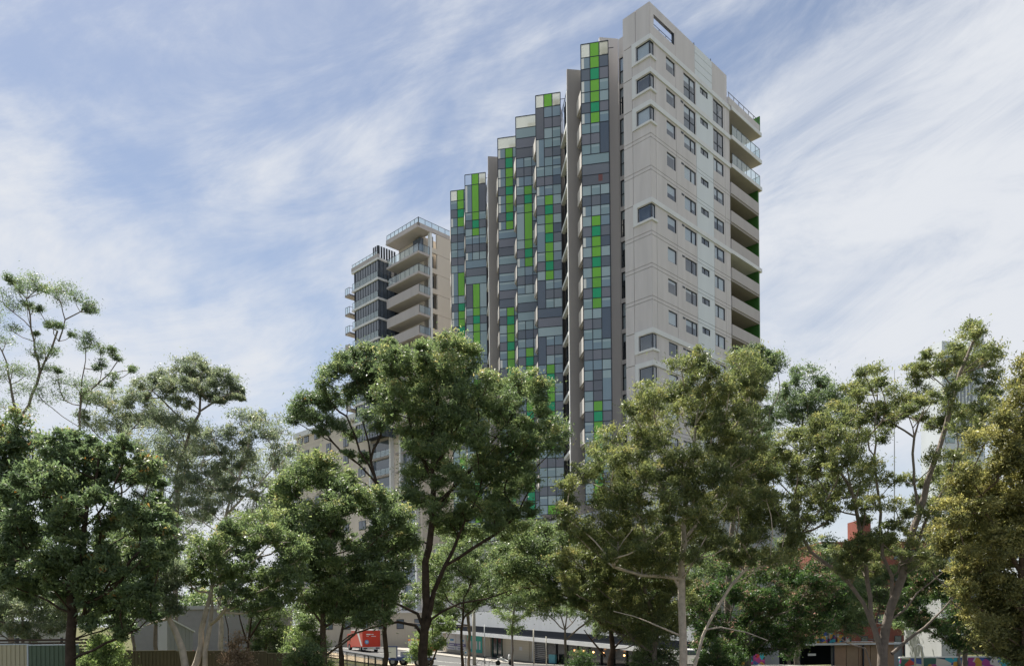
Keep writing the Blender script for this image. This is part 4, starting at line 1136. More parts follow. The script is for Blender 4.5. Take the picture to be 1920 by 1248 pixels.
LM = {
 'dark':  leaf_mat('leaf_dark', [(0.078, 0.118, 0.064), (0.119, 0.173, 0.086), (0.176, 0.236, 0.107), (0.260, 0.298, 0.132), ORANGE]),
 'gum':   leaf_mat('leaf_gum', [(0.120, 0.155, 0.105), (0.175, 0.218, 0.134), (0.232, 0.269, 0.158), (0.323, 0.321, 0.184), (0.405, 0.325, 0.188)]),
 'olive': leaf_mat('leaf_olive', [(0.094, 0.126, 0.055), (0.151, 0.186, 0.075), (0.220, 0.247, 0.097), (0.330, 0.316, 0.124), (0.344, 0.308, 0.146)]),
 'mid':   leaf_mat('leaf_mid', [(0.088, 0.130, 0.064), (0.138, 0.196, 0.086), (0.204, 0.265, 0.113), (0.321, 0.350, 0.148), (0.399, 0.332, 0.161)]),
 'fresh': leaf_mat('leaf_fresh', [(0.126, 0.181, 0.076), (0.200, 0.282, 0.109), (0.288, 0.377, 0.145), (0.415, 0.415, 0.181), (0.415, 0.415, 0.202)]),
 'gold':  leaf_mat('leaf_gold', [(0.105, 0.121, 0.049), (0.170, 0.183, 0.068), (0.276, 0.261, 0.095), (0.361, 0.361, 0.136), (0.361, 0.361, 0.159)]),
 'dull':  leaf_mat('leaf_dull', [(.035, .075, .028), (.060, .115, .036), (.10, .155, .050), (.22, .16, .11), (.40, .24, .20)]),
 'dead':  leaf_mat('leaf_dead', [(.17, .125, .085), (.22, .165, .115), (.27, .21, .15), (.31, .25, .18), (.34, .28, .21)], .8, .2, .1),
}
def bark(name, c, c2):
    return mat(name, c, .9, .15, noise=.5, nscale=3.2, col2=c2, bump=.7, bscale=7)
BK = {'dark': bark('bark_dark', (.050, .037, .030), (.085, .062, .048)), 'brown': bark('bark_brown', (.10, .072, .05), (.16, .12, .09)),
      'pale': bark('bark_pale', (.60, .55, .48), (.36, .29, .23)), 'grey': bark('bark_grey', (.27, .235, .20), (.16, .13, .11))}
NPR = np.random.RandomState(11)
TOTAL = [0, 0]
LEAFMUL, WIDMUL, SIZMUL = 2.3, 1.15, 1.03
def inpoly(x, y, P):
    c = False; j = len(P) - 1
    for i in range(len(P)):
        xi, yi = P[i]; xj, yj = P[j]
        if (yi > y) != (yj > y) and x < (xj - xi) * (y - yi) / (yj - yi) + xi: c = not c
        j = i
    return c
def fill(P, r, dens, seed, gap=0.0):
    """scatter clump centres inside an outline, spaced, shrunk so the leaves stop at the outline"""
    R = random.Random(seed)
    xs_ = [p[0] for p in P]; ys_ = [p[1] for p in P]; out = []
    A = (max(xs_) - min(xs_)) * (max(ys_) - min(ys_)); tries = int(A / (r * r) * 9)
    holes = [(R.uniform(min(xs_), max(xs_)), R.uniform(min(ys_), max(ys_)), r * R.uniform(.5, 1.1)) for _ in range(int((gap + .48) * A / (r * r * 7)))]
    for _ in range(tries):
        x, y = R.uniform(min(xs_), max(xs_)), R.uniform(min(ys_), max(ys_))
        if not inpoly(x, y, P): continue
        if any((x - h[0]) ** 2 + (y - h[1]) ** 2 < h[2] ** 2 for h in holes): continue
        md = r * .76 / math.sqrt(dens)
        if any((x - q[0]) ** 2 + (y - q[1]) ** 2 < md * md for q in out): continue
        s = R.uniform(.6, 1.1)
        out.append((x, y, r * s, r * s * R.uniform(.72, .95)))
    return out
def tree(name, label, D, trunks, clumps, leaf='mid', bk='brown', r0=.2, spread=.5, leaves=300, size=.15, wid=.32, droop=.5, young=.15, seed=1, cat='tree', group=None,
         crown_name='crown', twig=True, hang=.0, tuft=.24):
    R = random.Random(seed); nr = np.random.RandomState(seed)
    ppm = F / D
    xs_ = [c[0] for c in clumps]; ys_ = [c[1] for c in clumps]
    cxm, hw = (min(xs_) + max(xs_)) / 2, (max(xs_) - min(xs_)) / 2 + 1
    cym, hh = (min(ys_) + max(ys_)) / 2, (max(ys_) - min(ys_)) / 2 + 1
    ext = spread * hw / ppm
    nodes = []   # pos, parent, weight, fixed radius
    chains = []
    for ti, tr in enumerate(trunks):
        rr0 = tr[0] if isinstance(tr[0], float) else r0
        pts = [p for p in tr if not isinstance(p, float)]
        pp = []
        for p in pts:
            d = D + (p[2] if len(p) > 2 else 0); pp.append(W(p[0], p[1], d))
        if ti == 0 or pts[0][1] > 1235:
            g = ground(pp[0].x, pp[0].y); pp[0].z = g - .15
        # resample
        q = []
        for a, b in zip(pp[:-1], pp[1:]):
            n = max(1, int((b - a).length / .7))
            for k in range(n):
                t = k / n; q.append(a.lerp(b, t))
        q.append(pp[-1])
        for k in range(1, len(q) - 1): q[k] = q[k] + Vector((R.gauss(0, .05), R.gauss(0, .05), 0)) * (1 if len(q) > 3 else 0)
        par = -1
        if ti > 0 and nodes:
            par = min(range(len(nodes)), key=lambda i: (nodes[i][0] - q[0]).length) if (min((nd[0] - q[0]).length for nd in nodes) < 1.6) else -1
        ch = []
        for k, pt in enumerate(q):
            rad = rr0 * (1 - .72 * k / max(1, len(q) - 1))
            if k == 0 and par < 0: rad *= 1.25
            nodes.append([pt, par if k == 0 else len(nodes) - 1, 0, rad]); ch.append(len(nodes) - 1)
        chains.append(ch)
    cl = []
    for c in clumps:
        e = max(0.0, 1 - ((c[0] - cxm) / hw) ** 2 * .6 - ((c[1] - cym) / hh) ** 2 * .3)
        dd = c[4] if len(c) > 4 else R.uniform(-1, 1) * ext * math.sqrt(e)
        d = D + dd
        cl.append((W(c[0], c[1], d), c[2] * d / F, c[3] * d / F))
    base = nodes[0][0]
    cand = [i for i in range(len(nodes)) if nodes[i][0].z > base.z + (1.2 if cat == 'tree' else 0)] or [len(nodes) - 1]
    order = sorted(range(len(cl)), key=lambda k: min((cl[k][0] - nodes[i][0]).length for i in cand))
    for k in order:
        c = cl[k][0] - Vector((0, 0, cl[k][2] * .35)); best = None; bc = 1e9
        P_ = np.array([tuple(nodes[i][0]) for i in cand]); dv = np.array(c) - P_
        dist = np.sqrt((dv ** 2).sum(1)); up = dv[:, 2]
        cost = dist + np.maximum(0, .45 * dist - up) * 1.6 + np.array([nodes[i][4] if len(nodes[i]) > 4 else 0 for i in cand]) * .35
        j = cand[int(cost.argmin())]; a = nodes[j][0]
        L_ = (c - a).length
        ctrl = a.lerp(c, .5) + Vector((R.gauss(0, .08), R.gauss(0, .08), R.uniform(-.16, -.02))) * L_
        n = max(2, min(6, int(L_ / .8) + 1)); ch = [j]; dep = (nodes[j][4] if len(nodes[j]) > 4 else 0) + 1
        for s in range(1, n + 1):
            t = s / n
            pt = a * (1 - t) ** 2 + ctrl * 2 * t * (1 - t) + c * t * t
            pt = pt + Vector((R.gauss(0, .035), R.gauss(0, .035), R.gauss(0, .035))) * min(1, L_ * .5)
            nodes.append([pt, ch[-1], 0, None, dep]); ch.append(len(nodes) - 1)
            if s < n or True: cand.append(len(nodes) - 1)
        chains.append(ch); nodes[-1][2] = 1
    for i in range(len(nodes) - 1, -1, -1):
        p = nodes[i][1]
        if p >= 0: nodes[p][2] += max(nodes[i][2], 0)
    def rad(i):
        w_ = .012 + .0125 * max(1, nodes[i][2]) ** .56
        return max(nodes[i][3], w_ * .9) if nodes[i][3] else min(w_, r0 * .7)
    m = MB()
    for ci, ch in enumerate(chains):
        pts = [nodes[i][0] for i in ch]
        if ci < len(trunks): rs = [rad(i) for i in ch]; sides = 10
        else:
            rs = [min(rad(ch[0]), rad(ch[1]) * 1.15)] + [rad(i) for i in ch[1:]]; sides = 6 if rs[0] > .05 else 4
        m.tube(pts, rs, sides, cap=False)
    root = empty(name, tuple(base), label, cat, group)
    # tufts and leaves
    C_ = np.array([tuple(c[0]) for c in cl]); RX = np.array([c[1] for c in cl]); RZ = np.array([c[2] for c in cl])
    ntf = 15; wid = wid * WIDMUL; size = size * SIZMUL; RZ = RZ * 1.25
    T = nr.normal(size=(len(cl), ntf, 3)); T /= np.linalg.norm(T, axis=2, keepdims=True)
    T[:, :, 2] = T[:, :, 2] * .85 + .10 - hang
    T *= (nr.uniform(.45, 1, size=(len(cl), ntf, 1)))
    TW = C_[:, None, :] + T * np.stack([RX, RX, RZ], 1)[:, None, :]
    if twig:
        for k in range(len(cl)):
            c = cl[k][0] - Vector((0, 0, cl[k][2] * .35))
            for q in range(0, ntf, 2):
                e = Vector(TW[k, q]); mid = c.lerp(e, .5) + Vector((0, 0, -.05 * (e - c).length))
                m.tube([c, mid, e], [.014, .010, .006], 3, cap=False)
    tr_o = m.build('trunk', BK[bk], root, smooth=True)
    nl = max(4, int(leaves * LEAFMUL / ntf))
    S = (RX * tuft)[:, None, None, None] * nr.uniform(.65, 1.25, size=(len(cl), ntf, 1, 1))
    S = S * np.where(nr.uniform(size=(len(cl), ntf, nl, 1)) < .16, 2.1, 1.0)
    Lc = TW[:, :, None, :] + nr.normal(size=(len(cl), ntf, nl, 3)) * S * np.array([1, 1, .62])
    topn = (C_[:, 2] - C_[:, 2].min()) / max(.1, np.ptp(C_[:, 2]))
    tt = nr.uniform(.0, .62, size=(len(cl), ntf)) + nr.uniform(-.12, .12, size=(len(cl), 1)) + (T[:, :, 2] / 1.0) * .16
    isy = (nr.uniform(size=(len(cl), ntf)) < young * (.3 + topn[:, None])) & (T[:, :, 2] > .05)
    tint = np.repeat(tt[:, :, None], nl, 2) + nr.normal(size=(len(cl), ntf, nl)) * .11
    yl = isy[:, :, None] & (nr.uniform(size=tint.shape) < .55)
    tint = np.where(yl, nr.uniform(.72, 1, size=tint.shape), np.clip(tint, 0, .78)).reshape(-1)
    Lc = Lc.reshape(-1, 3); n = len(Lc)
    ax = nr.normal(size=(n, 3)); ax /= np.linalg.norm(ax, axis=1, keepdims=True); ax[:, 2] -= droop * 1.3; ax /= np.linalg.norm(ax, axis=1, keepdims=True)
    sd = np.cross(ax, nr.normal(size=(n, 3))); sd /= np.linalg.norm(sd, axis=1, keepdims=True) + 1e-9
    ln = (size * nr.uniform(.5, 1.45, size=n))[:, None]
    V = np.empty((n, 3, 3)); V[:, 1] = Lc + ax * ln * .55
    V[:, 0] = Lc - ax * ln * .45 + sd * ln * wid * .5; V[:, 2] = Lc - ax * ln * .38 - sd * ln * wid * .5
    V = V.reshape(-1, 3) - C_.mean(0)
    me = bpy.data.meshes.new(crown_name)
    me.vertices.add(3 * n); me.vertices.foreach_set('co', V.reshape(-1).astype(np.float32))
    me.loops.add(3 * n); me.loops.foreach_set('vertex_index', np.arange(3 * n, dtype=np.int32))
    me.polygons.add(n); me.polygons.foreach_set('loop_start', np.arange(0, 3 * n, 3, dtype=np.int32))
    at = me.attributes.new('tint', 'FLOAT', 'FACE'); at.data.foreach_set('value', tint.astype(np.float32))
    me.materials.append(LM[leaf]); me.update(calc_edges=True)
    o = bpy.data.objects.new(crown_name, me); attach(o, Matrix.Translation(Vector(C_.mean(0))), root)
    o['kind'] = 'stuff'
    TOTAL[0] += n; TOTAL[1] += len(m.f) * 2
    return root

R0 = random.Random(3)

# every tree: outline of its crown as seen from the path, stems, kind of leaf
# --- tall sparse gum at far left, behind
tree('gum_tree', 'tall open gum with small separate leaf clusters on bare limbs at far left', 52,
     [[(18, 1250), (25, 1000), (32, 800), (52, 760), (75, 700), (95, 655), (108, 620)], [.09, (75, 700), (66, 640), (55, 590), (50, 560)], [.1, (32, 800), (20, 720), (5, 660), (-20, 610)],
      [.08, (140, 1000), (148, 860), (150, 740), (158, 690)], [.07, (150, 740), (185, 720), (205, 700)], [.05, (110, 640), (122, 600), (150, 585), (165, 572)]],
     [(15, 521, 9, 6), (22, 530, 7, 5), (40, 528, 17, 11), (62, 522, 15, 9), (52, 540, 22, 12), (72, 536, 17, 12), (85, 543, 9, 9), (35, 545, 10, 8),
      (105, 545, 17, 11), (125, 540, 20, 12), (140, 555, 14, 10), (115, 562, 20, 12), (168, 568, 13, 12), (178, 578, 9, 10), (165, 582, 9, 6),
      (5, 560, 20, 16), (25, 580, 17, 12), (-8, 590, 24, 18), (62, 577, 14, 7), (74, 580, 8, 6), (50, 570, 10, 6), (100, 608, 12, 6), (112, 612, 10, 6), (90, 610, 7, 5),
      (22, 615, 18, 9), (10, 640, 20, 12), (68, 626, 6, 4), (82, 652, 20, 10), (98, 660, 12, 10), (70, 665, 14, 9), (92, 690, 16, 8), (108, 695, 8, 5),
      (155, 630, 16, 8), (172, 640, 18, 10), (160, 650, 14, 9), (188, 655, 10, 9), (135, 628, 6, 4), (190, 682, 10, 8), (182, 690, 8, 6), (212, 662, 12, 8), (208, 655, 8, 5), (222, 672, 8, 5),
      (212, 708, 12, 10), (205, 722, 9, 7), (246, 694, 9, 6), (250, 690, 5, 4), (25, 690, 26, 12), (48, 700, 22, 10), (8, 700, 22, 14), (30, 730, 24, 14), (65, 725, 24, 14), (80, 745, 26, 14),
      (110, 715, 22, 12), (140, 715, 24, 12), (165, 722, 22, 12), (150, 740, 24, 12), (120, 745, 24, 12), (15, 765, 26, 14), (50, 775, 22, 12)],
     'dark', 'grey', .2, .3, 230, .13, .26, .55, .04, 21, tuft=.30)
P = [(150, 770), (165, 742), (200, 735), (240, 738), (285, 745), (300, 770), (290, 800), (250, 810), (190, 800), (150, 800)]
tree('gum_tree', 'rounded gum canopy filling the gap left of the umbrella crowned gum', 56, [[(225, 1250), (226, 900), (222, 800)]], fill(P, 24, .8, 3), 'gum', 'grey', .15, .5, 420, .17, .28, .5, .08, 22)
# --- umbrella gum
P = [(258, 718), (275, 703), (310, 700), (340, 682), (372, 676), (400, 690), (430, 706), (441, 725), (438, 738), (412, 730), (395, 748), (372, 738), (350, 735), (322, 738), (290, 732), (262, 735)]
C_U = fill(P, 20, 1.2, 4) + [(450, 735, 10, 12), (455, 748, 7, 8), (444, 745, 9, 6), (330, 752, 12, 9), (352, 758, 12, 9), (412, 750, 12, 6), (425, 748, 8, 6), (275, 742, 10, 10)]
C_U += [(330, 790, 24, 12), (350, 800, 26, 12), (310, 795, 24, 13), (290, 780, 20, 11), (372, 812, 22, 12), (300, 830, 24, 14), (325, 845, 26, 14), (350, 858, 24, 12), (285, 860, 22, 14), (310, 885, 24, 14), (340, 900, 24, 12), (280, 900, 20, 14)]
tree('gum_tree', 'gum with a wide flat umbrella crown on forking bare limbs left of centre', 48,
     [[(325, 1250), (330, 1000), (335, 930), (330, 890), (348, 840), (360, 800), (373, 775), (376, 740), (368, 725)], [.06, (376, 770), (398, 755), (430, 738), (447, 732)], [.06, (360, 800), (325, 770), (300, 745), (285, 732)]],
     C_U, 'gum', 'grey', .2, .45, 400, .15, .26, .55, .05, 23)
# --- pale open gum right of it
P = [(405, 805), (440, 785), (480, 780), (520, 795), (545, 815), (550, 845), (520, 850), (480, 862), (440, 850), (400, 858), (380, 838)]
C_ = fill(P, 24, .9, 5)
P = [(335, 880), (400, 860), (470, 865), (540, 870), (560, 905), (530, 960), (440, 990), (370, 985), (330, 950)]
C_ += fill(P, 22, .5, 6, gap=1.2)
tree('gum_tree', 'open pale limbed gum left of the dense dark round tree', 46,
     [[(410, 1250), (415, 1050), (425, 960), (445, 900), (462, 850), (468, 815)], [.07, (430, 940), (400, 900), (375, 880)], [.07, (428, 960), (480, 910), (510, 880)]],
     C_, 'gum', 'pale', .16, .5, 330, .16, .26, .55, .05, 24)
P = [(230, 860), (260, 800), (310, 785), (370, 800), (400, 840), (420, 880), (400, 960), (360, 1010), (300, 1030), (250, 1000), (235, 930)]
tree('gum_tree', 'loose grey green gum behind the gap between the dark left tree and the pale trunks', 53, [[(290, 1250), (292, 1050), (300, 950), (310, 870)], [.08, (300, 960), (345, 900), (365, 850)]], fill(P, 24, .75, 71, gap=.9), 'gum', 'grey', .15, .5, 400, .16, .28, .5, .05, 71)
P = [(410, 880), (480, 850), (540, 850), (560, 900), (540, 980), (470, 1010), (420, 1000), (395, 950)]
tree('gum_tree', 'hazy grey green gum between the umbrella gum and the dense round tree', 55, [[(470, 1250), (472, 1050), (480, 930)]], fill(P, 24, .75, 72, gap=.7), 'gum', 'grey', .14, .5, 400, .16, .28, .5, .03, 72)
# --- dark tree at front left
P = [(60, 880), (90, 825), (150, 800), (205, 812), (250, 840), (295, 885), (318, 945), (322, 1005), (312, 1055), (300, 1110), (288, 1170), (240, 1195), (175, 1185), (150, 1140), (120, 1110), (60, 1115), (0, 1100), (-40, 1060), (-40, 960), (10, 900)]
C_ = fill(P, 22, .95, 7, gap=1.3)
tree('broadleaf_tree', 'large dark green tree with a dark straight trunk in front of the ribbed metal fence', 31,
     [[(134, 1252), (131, 1200), (130, 1150), (128, 1105), (148, 1060), (158, 990), (166, 940), (180, 900), (185, 860)], [.1, (128, 1110), (118, 1090), (92, 1086), (80, 1075)], [.08, (131, 1165), (155, 1155), (170, 1140)], [.09, (135, 1100), (160, 1070), (185, 1040)],
      [.1, (160, 985), (130, 920), (110, 880)]],
     C_, 'dark', 'dark', .16, .55, 360, .16, .34, .35, .10, 25)
P = [(-40, 790), (30, 790), (62, 820), (70, 880), (50, 960), (60, 1030), (30, 1060), (-40, 1060)]
tree('broadleaf_tree', 'dark tree with orange new leaves cut off by the left edge', 36, [[(-25, 1252), (-10, 1000), (5, 900)], [.1, (5, 1000), (45, 940), (60, 880), (62, 840)]], fill(P, 26, 1.0, 8), 'dark', 'dark', .2, .5, 440, .17, .34, .3, .35, 26)
# --- green crown on pale trunks
P = [(380, 1015), (420, 985), (480, 975), (535, 975), (565, 1005), (575, 1070), (550, 1120), (490, 1150), (430, 1130), (400, 1085), (350, 1095), (320, 1085), (340, 1040)]
tree('gum_tree', 'bright green crown above two smooth pale trunks by the brown fence', 34,
     [[(352, 1262), (368, 1240), (378, 1180), (392, 1120), (396, 1060), (390, 1030)], [.15, (382, 1250), (386, 1220), (394, 1170), (396, 1100)], [.06, (393, 1110), (372, 1108), (358, 1098)], [.07, (395, 1050), (380, 1035), (362, 1036)], [.07, (396, 1060), (430, 1030), (460, 1010)]],
     fill(P, 24, 1.1, 9, gap=.4), 'mid', 'pale', .17, .5, 430, .13, .34, .4, .06, 27)
tree('gum_tree', 'leaning smooth pale trunk with sparse hanging leaves behind the brown fence', 33,
     [[(352, 1245), (343, 1215), (325, 1180), (314, 1150), (312, 1110), (308, 1060)], [.05, (313, 1160), (290, 1165), (275, 1172)]],
     [(300, 1100, 22, 16), (318, 1125, 20, 16), (325, 1145, 18, 14), (310, 1075, 24, 16), (290, 1050, 24, 16), (330, 1060, 20, 14), (322, 1095, 18, 14), (280, 1075, 20, 14)], 'gum', 'pale', .19, .3, 380, .14, .28, .6, .02, 28)
# --- dense round tree
P = [(525, 905), (548, 868), (600, 850), (645, 868), (695, 905), (735, 935), (765, 970), (768, 1020), (758, 1085), (735, 1140), (690, 1165), (645, 1160), (600, 1150), (565, 1135), (545, 1080), (520, 1010), (508, 950)]
tree('broadleaf_tree', 'dense round dark green tree with a short slim trunk in front of the cream block', 37,
     [[(609, 1255), (607, 1200), (610, 1150), (612, 1080), (620, 1000), (630, 940)], [.07, (608, 1175), (590, 1150), (575, 1130)]], fill(P, 26, 1.2, 10, gap=.1), 'mid', 'brown', .14, .55, 560, .14, .36, .25, .12, 29)
# --- fan shaped tree behind it
P = [(550, 785), (556, 750), (575, 742), (590, 715), (615, 690), (640, 672), (680, 655), (700, 642), (722, 668), (735, 700), (732, 735), (700, 745), (672, 735), (640, 755), (610, 765), (590, 790), (565, 790)]
C_ = fill(P, 22, 1.5, 11) + [(640, 800, 20, 11), (662, 815, 16, 10), (612, 790, 18, 10), (690, 780, 20, 12), (705, 800, 18, 10), (655, 850, 12, 8), (720, 790, 16, 12), (680, 860, 14, 10), (600, 810, 12, 8)]
tree('broadleaf_tree', 'fan shaped tree with many thin dark limbs spreading left in front of the cream block', 45,
     [[(722, 1250), (722, 1000), (720, 935), (708, 905), (695, 870), (692, 830), (680, 790)], [.07, (718, 925), (700, 900), (672, 870), (640, 845), (610, 810)], [.06, (712, 912), (690, 870), (665, 820), (650, 780)], [.05, (715, 930), (680, 905), (640, 890), (618, 870)],
      [.06, (695, 865), (712, 820), (722, 780)]],
     C_, 'dark', 'dark', .16, .45, 480, .15, .3, .3, .10, 30)
# --- the big central tree
P = [(712, 735), (722, 690), (718, 655), (745, 632), (770, 632), (795, 650), (825, 636), (868, 634), (886, 660), (902, 690), (930, 718), (950, 720), (975, 708), (1002, 712), (1022, 735), (1024, 765),
     (1048, 800), (1056, 825), (1030, 842), (1012, 870), (1010, 900), (985, 925), (955, 955), (905, 968), (872, 945), (880, 900), (850, 860), (815, 800), (770, 790), (735, 775)]
C_ = fill(P, 25, 1.2, 12, gap=.4)
C_ += fill([(720, 770), (800, 790), (850, 860), (880, 900), (870, 950), (960, 960), (1000, 930), (990, 975), (930, 1010), (850, 1010), (790, 960), (760, 950), (765, 880), (770, 830), (745, 800)], 23, .7, 112, gap=.6)
C_ += [(775, 830, 22, 14), (798, 850, 22, 14), (783, 885, 22, 16), (772, 915, 22, 16), (790, 935, 22, 16), (845, 880, 22, 14), (860, 975, 26, 14), (830, 990, 24, 14), (885, 1000, 28, 14), (930, 985, 24, 12), (835, 820, 26, 16)]
tree('broadleaf_tree', 'biggest central tree with a thick dark forked trunk and orange tipped crown', 41,
     [[(793, 1255), (794, 1200), (797, 1160), (800, 1080), (806, 1000), (814, 940), (812, 880), (808, 830), (815, 780), (822, 740)], [.16, (797, 1180), (812, 1110), (835, 1060), (862, 1000), (885, 955)],
      [.11, (815, 950), (845, 915), (880, 880), (915, 840), (945, 800)], [.10, (812, 900), (790, 860), (770, 810), (760, 760)], [.10, (797, 1185), (782, 1150), (755, 1135), (720, 1118), (675, 1108), (650, 1130)],
      [.10, (795, 1195), (775, 1172), (745, 1165), (700, 1175), (655, 1190), (628, 1212)], [.08, (800, 1185), (812, 1160), (830, 1145), (865, 1130), (910, 1122), (960, 1105)], [.09, (812, 880), (840, 840), (862, 790), (870, 740)],
      [.05, (805, 1020), (780, 1010), (765, 985), (750, 960)], [.07, (835, 1060), (880, 1030), (930, 1000), (975, 960)]],
     C_, 'mid', 'dark', .27, .5, 560, .14, .34, .3, .28, 31)
P = [(640, 1100), (700, 1085), (760, 1110), (800, 1090), (780, 1130), (700, 1150), (650, 1165), (620, 1140)]
C_ = fill(P, 22, .7, 13, gap=.5)
tree('understorey_tree', 'thin leafy tree under the low limbs of the central tree', 47, [[(640, 1252), (640, 1180), (650, 1140)]], C_, 'mid', 'dark', .2, .4, 360, .14, .34, .3, .1, 32)
# --- fillers behind the central trunk
P = [(780, 1030), (840, 990), (900, 1000), (950, 985), (990, 990), (1000, 1050), (940, 1090), (900, 1130), (860, 1160), (820, 1150), (815, 1090)]
tree('street_tree', 'pale green street tree behind the fork of the central trunk', 60, [[(880, 1250), (880, 1120), (890, 1060)]], fill(P, 20, 1.1, 14, gap=.4), 'mid', 'grey', .12, .5, 330, .15, .36, .3, .0, 33)
P = [(805, 1165), (825, 1150), (850, 1158), (852, 1185), (835, 1200), (815, 1215), (790, 1230), (770, 1240), (775, 1190), (800, 1175)]
tree('shrub', 'light green bush beside the base of the central trunk', 50, [[(800, 1252), (820, 1215)]], fill(P, 14, .8, 15), 'fresh', 'brown', .05, .3, 240, .12, .4, .3, .0, 34, cat='shrub')
P = [(930, 1130), (945, 1085), (990, 1060), (1010, 1085), (1000, 1130), (985, 1165), (960, 1185), (945, 1165)]
tree('street_tree', 'small fresh green street tree above the beige roller door', 64, [[(962, 1250), (961, 1180), (965, 1130)]], fill(P, 15, .9, 16), 'fresh', 'grey', .08, .5, 260, .14, .38, .3, .0, 35)
P = [(800, 1040), (850, 1015), (900, 1030), (960, 1020), (990, 1050), (960, 1110), (900, 1140), (860, 1165), (830, 1150), (800, 1110)]
tree('broadleaf_tree', 'mid green tree crown behind the forked limb of the central tree', 54, [[(868, 1252), (866, 1180), (870, 1120)]], fill(P, 21, .85, 73, gap=.6), 'mid', 'dark', .12, .5, 420, .15, .34, .3, .05, 73)
# --- dark tree right of centre
P = [(945, 1030), (962, 1005), (1000, 990), (1060, 985), (1105, 1005), (1160, 1040), (1220, 1075), (1250, 1120), (1235, 1190), (1190, 1205), (1150, 1180), (1100, 1178), (1060, 1160), (1005, 1150), (965, 1140), (940, 1090)]
tree('broadleaf_tree', 'mid green tree with a short dark trunk right of the shops, below the big gum', 45, [[(1147, 1252), (1145, 1190), (1140, 1140), (1125, 1080)], [.08, (1144, 1180), (1110, 1150), (1070, 1120), (1030, 1100)], [.07, (1135, 1230), (1110, 1200), (1095, 1180)], [.08, (1142, 1150), (1180, 1110), (1200, 1090)]],
     fill(P, 25, 1.3, 17, gap=.15), 'mid', 'dark', .2, .5, 480, .14, .34, .35, .1, 36)
P = [(1040, 1050), (1110, 1000), (1250, 1000), (1290, 1080), (1290, 1190), (1200, 1225), (1170, 1185), (1090, 1150)]
tree('gum_tree', 'pale green leafy gum left of the smooth pink trunk', 42, [[(1230, 1252), (1225, 1150), (1200, 1080)]], fill(P, 22, 1.25, 18, gap=.15), 'olive', 'grey', .1, .5, 420, .14, .28, .5, .08, 37)
# --- big gum right of centre
P = [(1050, 935), (1062, 905), (1095, 880), (1128, 838), (1150, 795), (1180, 765), (1205, 728), (1250, 698), (1290, 675), (1330, 662), (1360, 665), (1420, 668), (1425, 705), (1415, 770), (1428, 810), (1438, 860), (1438, 930), (1475, 965), (1495, 1010), (1470, 1050),
     (1400, 1055), (1340, 1058), (1290, 1040), (1240, 1070), (1170, 1050), (1105, 1025), (1060, 985)]
C_ = fill(P, 26, 1.12, 19, gap=.35)
tree('gum_tree', 'huge olive gum with a smooth pinkish trunk in front of the tower corner', 38,
     [[(1282, 1255), (1281, 1200), (1279, 1130), (1280, 1080), (1284, 1020), (1282, 960), (1286, 900), (1300, 830), (1310, 760)], [.10, (1292, 1240), (1318, 1190), (1345, 1140), (1372, 1095), (1395, 1070)], [.05, (1279, 1192), (1240, 1175), (1190, 1155), (1150, 1145)],
      [.06, (1280, 1085), (1240, 1080), (1200, 1078), (1150, 1062)], [.06, (1278, 1110), (1262, 1080), (1235, 1040), (1210, 1012)], [.08, (1284, 1010), (1320, 960), (1350, 920), (1370, 880)], [.09, (1286, 960), (1250, 920), (1220, 880), (1190, 840)],
      [.05, (1320, 1180), (1350, 1175), (1400, 1185), (1440, 1200)], [.07, (1300, 880), (1350, 830), (1390, 780), (1410, 730)], [.05, (1284, 1060), (1278, 1053), (1255, 1055)]],
     C_, 'olive', 'pale', .13, .5, 520, .15, .26, .6, .12, 38)
P = [(1375, 665), (1400, 655), (1440, 656), (1462, 672), (1465, 700), (1440, 715), (1420, 735), (1395, 735)]
tree('gum_tree', 'dark topped gum leaning past the right edge of the tower', 50, [[(1362, 1252), (1364, 1150), (1375, 950), (1400, 830), (1415, 760)], [.04, (1400, 830), (1440, 790), (1462, 730)], [.04, (1405, 800), (1430, 830), (1450, 840)]],
     fill(P, 20, 1.1, 20) + [(1440, 770, 12, 8), (1432, 800, 14, 9), (1420, 870, 22, 16), (1440, 850, 18, 14), (1450, 880, 18, 14)], 'dark', 'grey', .26, .4, 420, .16, .3, .4, .05, 39)
P = [(1452, 740), (1468, 705), (1495, 694), (1530, 702), (1552, 725), (1580, 735), (1600, 750), (1590, 790), (1540, 795), (1510, 780), (1480, 790), (1450, 800), (1440, 850), (1430, 820), (1455, 770)]
tree('gum_tree', 'dark green gum crown just right of the tower, behind the olive gums', 56, [[(1496, 1252), (1494, 950), (1500, 850), (1505, 770)]], fill(P, 22, 1.0, 21), 'dark', 'grey', .2, .5, 430, .17, .3, .4, .03, 40)
# --- right multi-stem gum
P1 = [(1592, 715), (1612, 700), (1640, 688), (1660, 712), (1678, 735), (1700, 745), (1712, 775), (1700, 800), (1670, 795), (1640, 835), (1600, 850), (1575, 820), (1550, 815), (1530, 800), (1545, 770), (1580, 745)]
P2 = [(1705, 700), (1720, 680), (1750, 655), (1785, 645), (1800, 625), (1828, 606), (1848, 620), (1862, 650), (1880, 672), (1872, 695), (1855, 705), (1868, 735), (1880, 750), (1860, 770), (1850, 800), (1810, 818), (1770, 800), (1735, 800), (1715, 780), (1690, 750)]
P3 = [(1445, 870), (1470, 820), (1510, 795), (1560, 805), (1610, 850), (1640, 850), (1640, 905), (1605, 945), (1580, 980), (1545, 1010), (1500, 1030), (1470, 1000), (1450, 940)]
P4 = [(1610, 960), (1650, 900), (1700, 870), (1740, 850), (1790, 850), (1810, 880), (1780, 950), (1750, 1000), (1700, 1015), (1640, 1010)]
P5 = [(1560, 1030), (1620, 1005), (1700, 1010), (1770, 1010), (1780, 1050), (1740, 1075), (1680, 1055), (1620, 1080), (1580, 1080)]
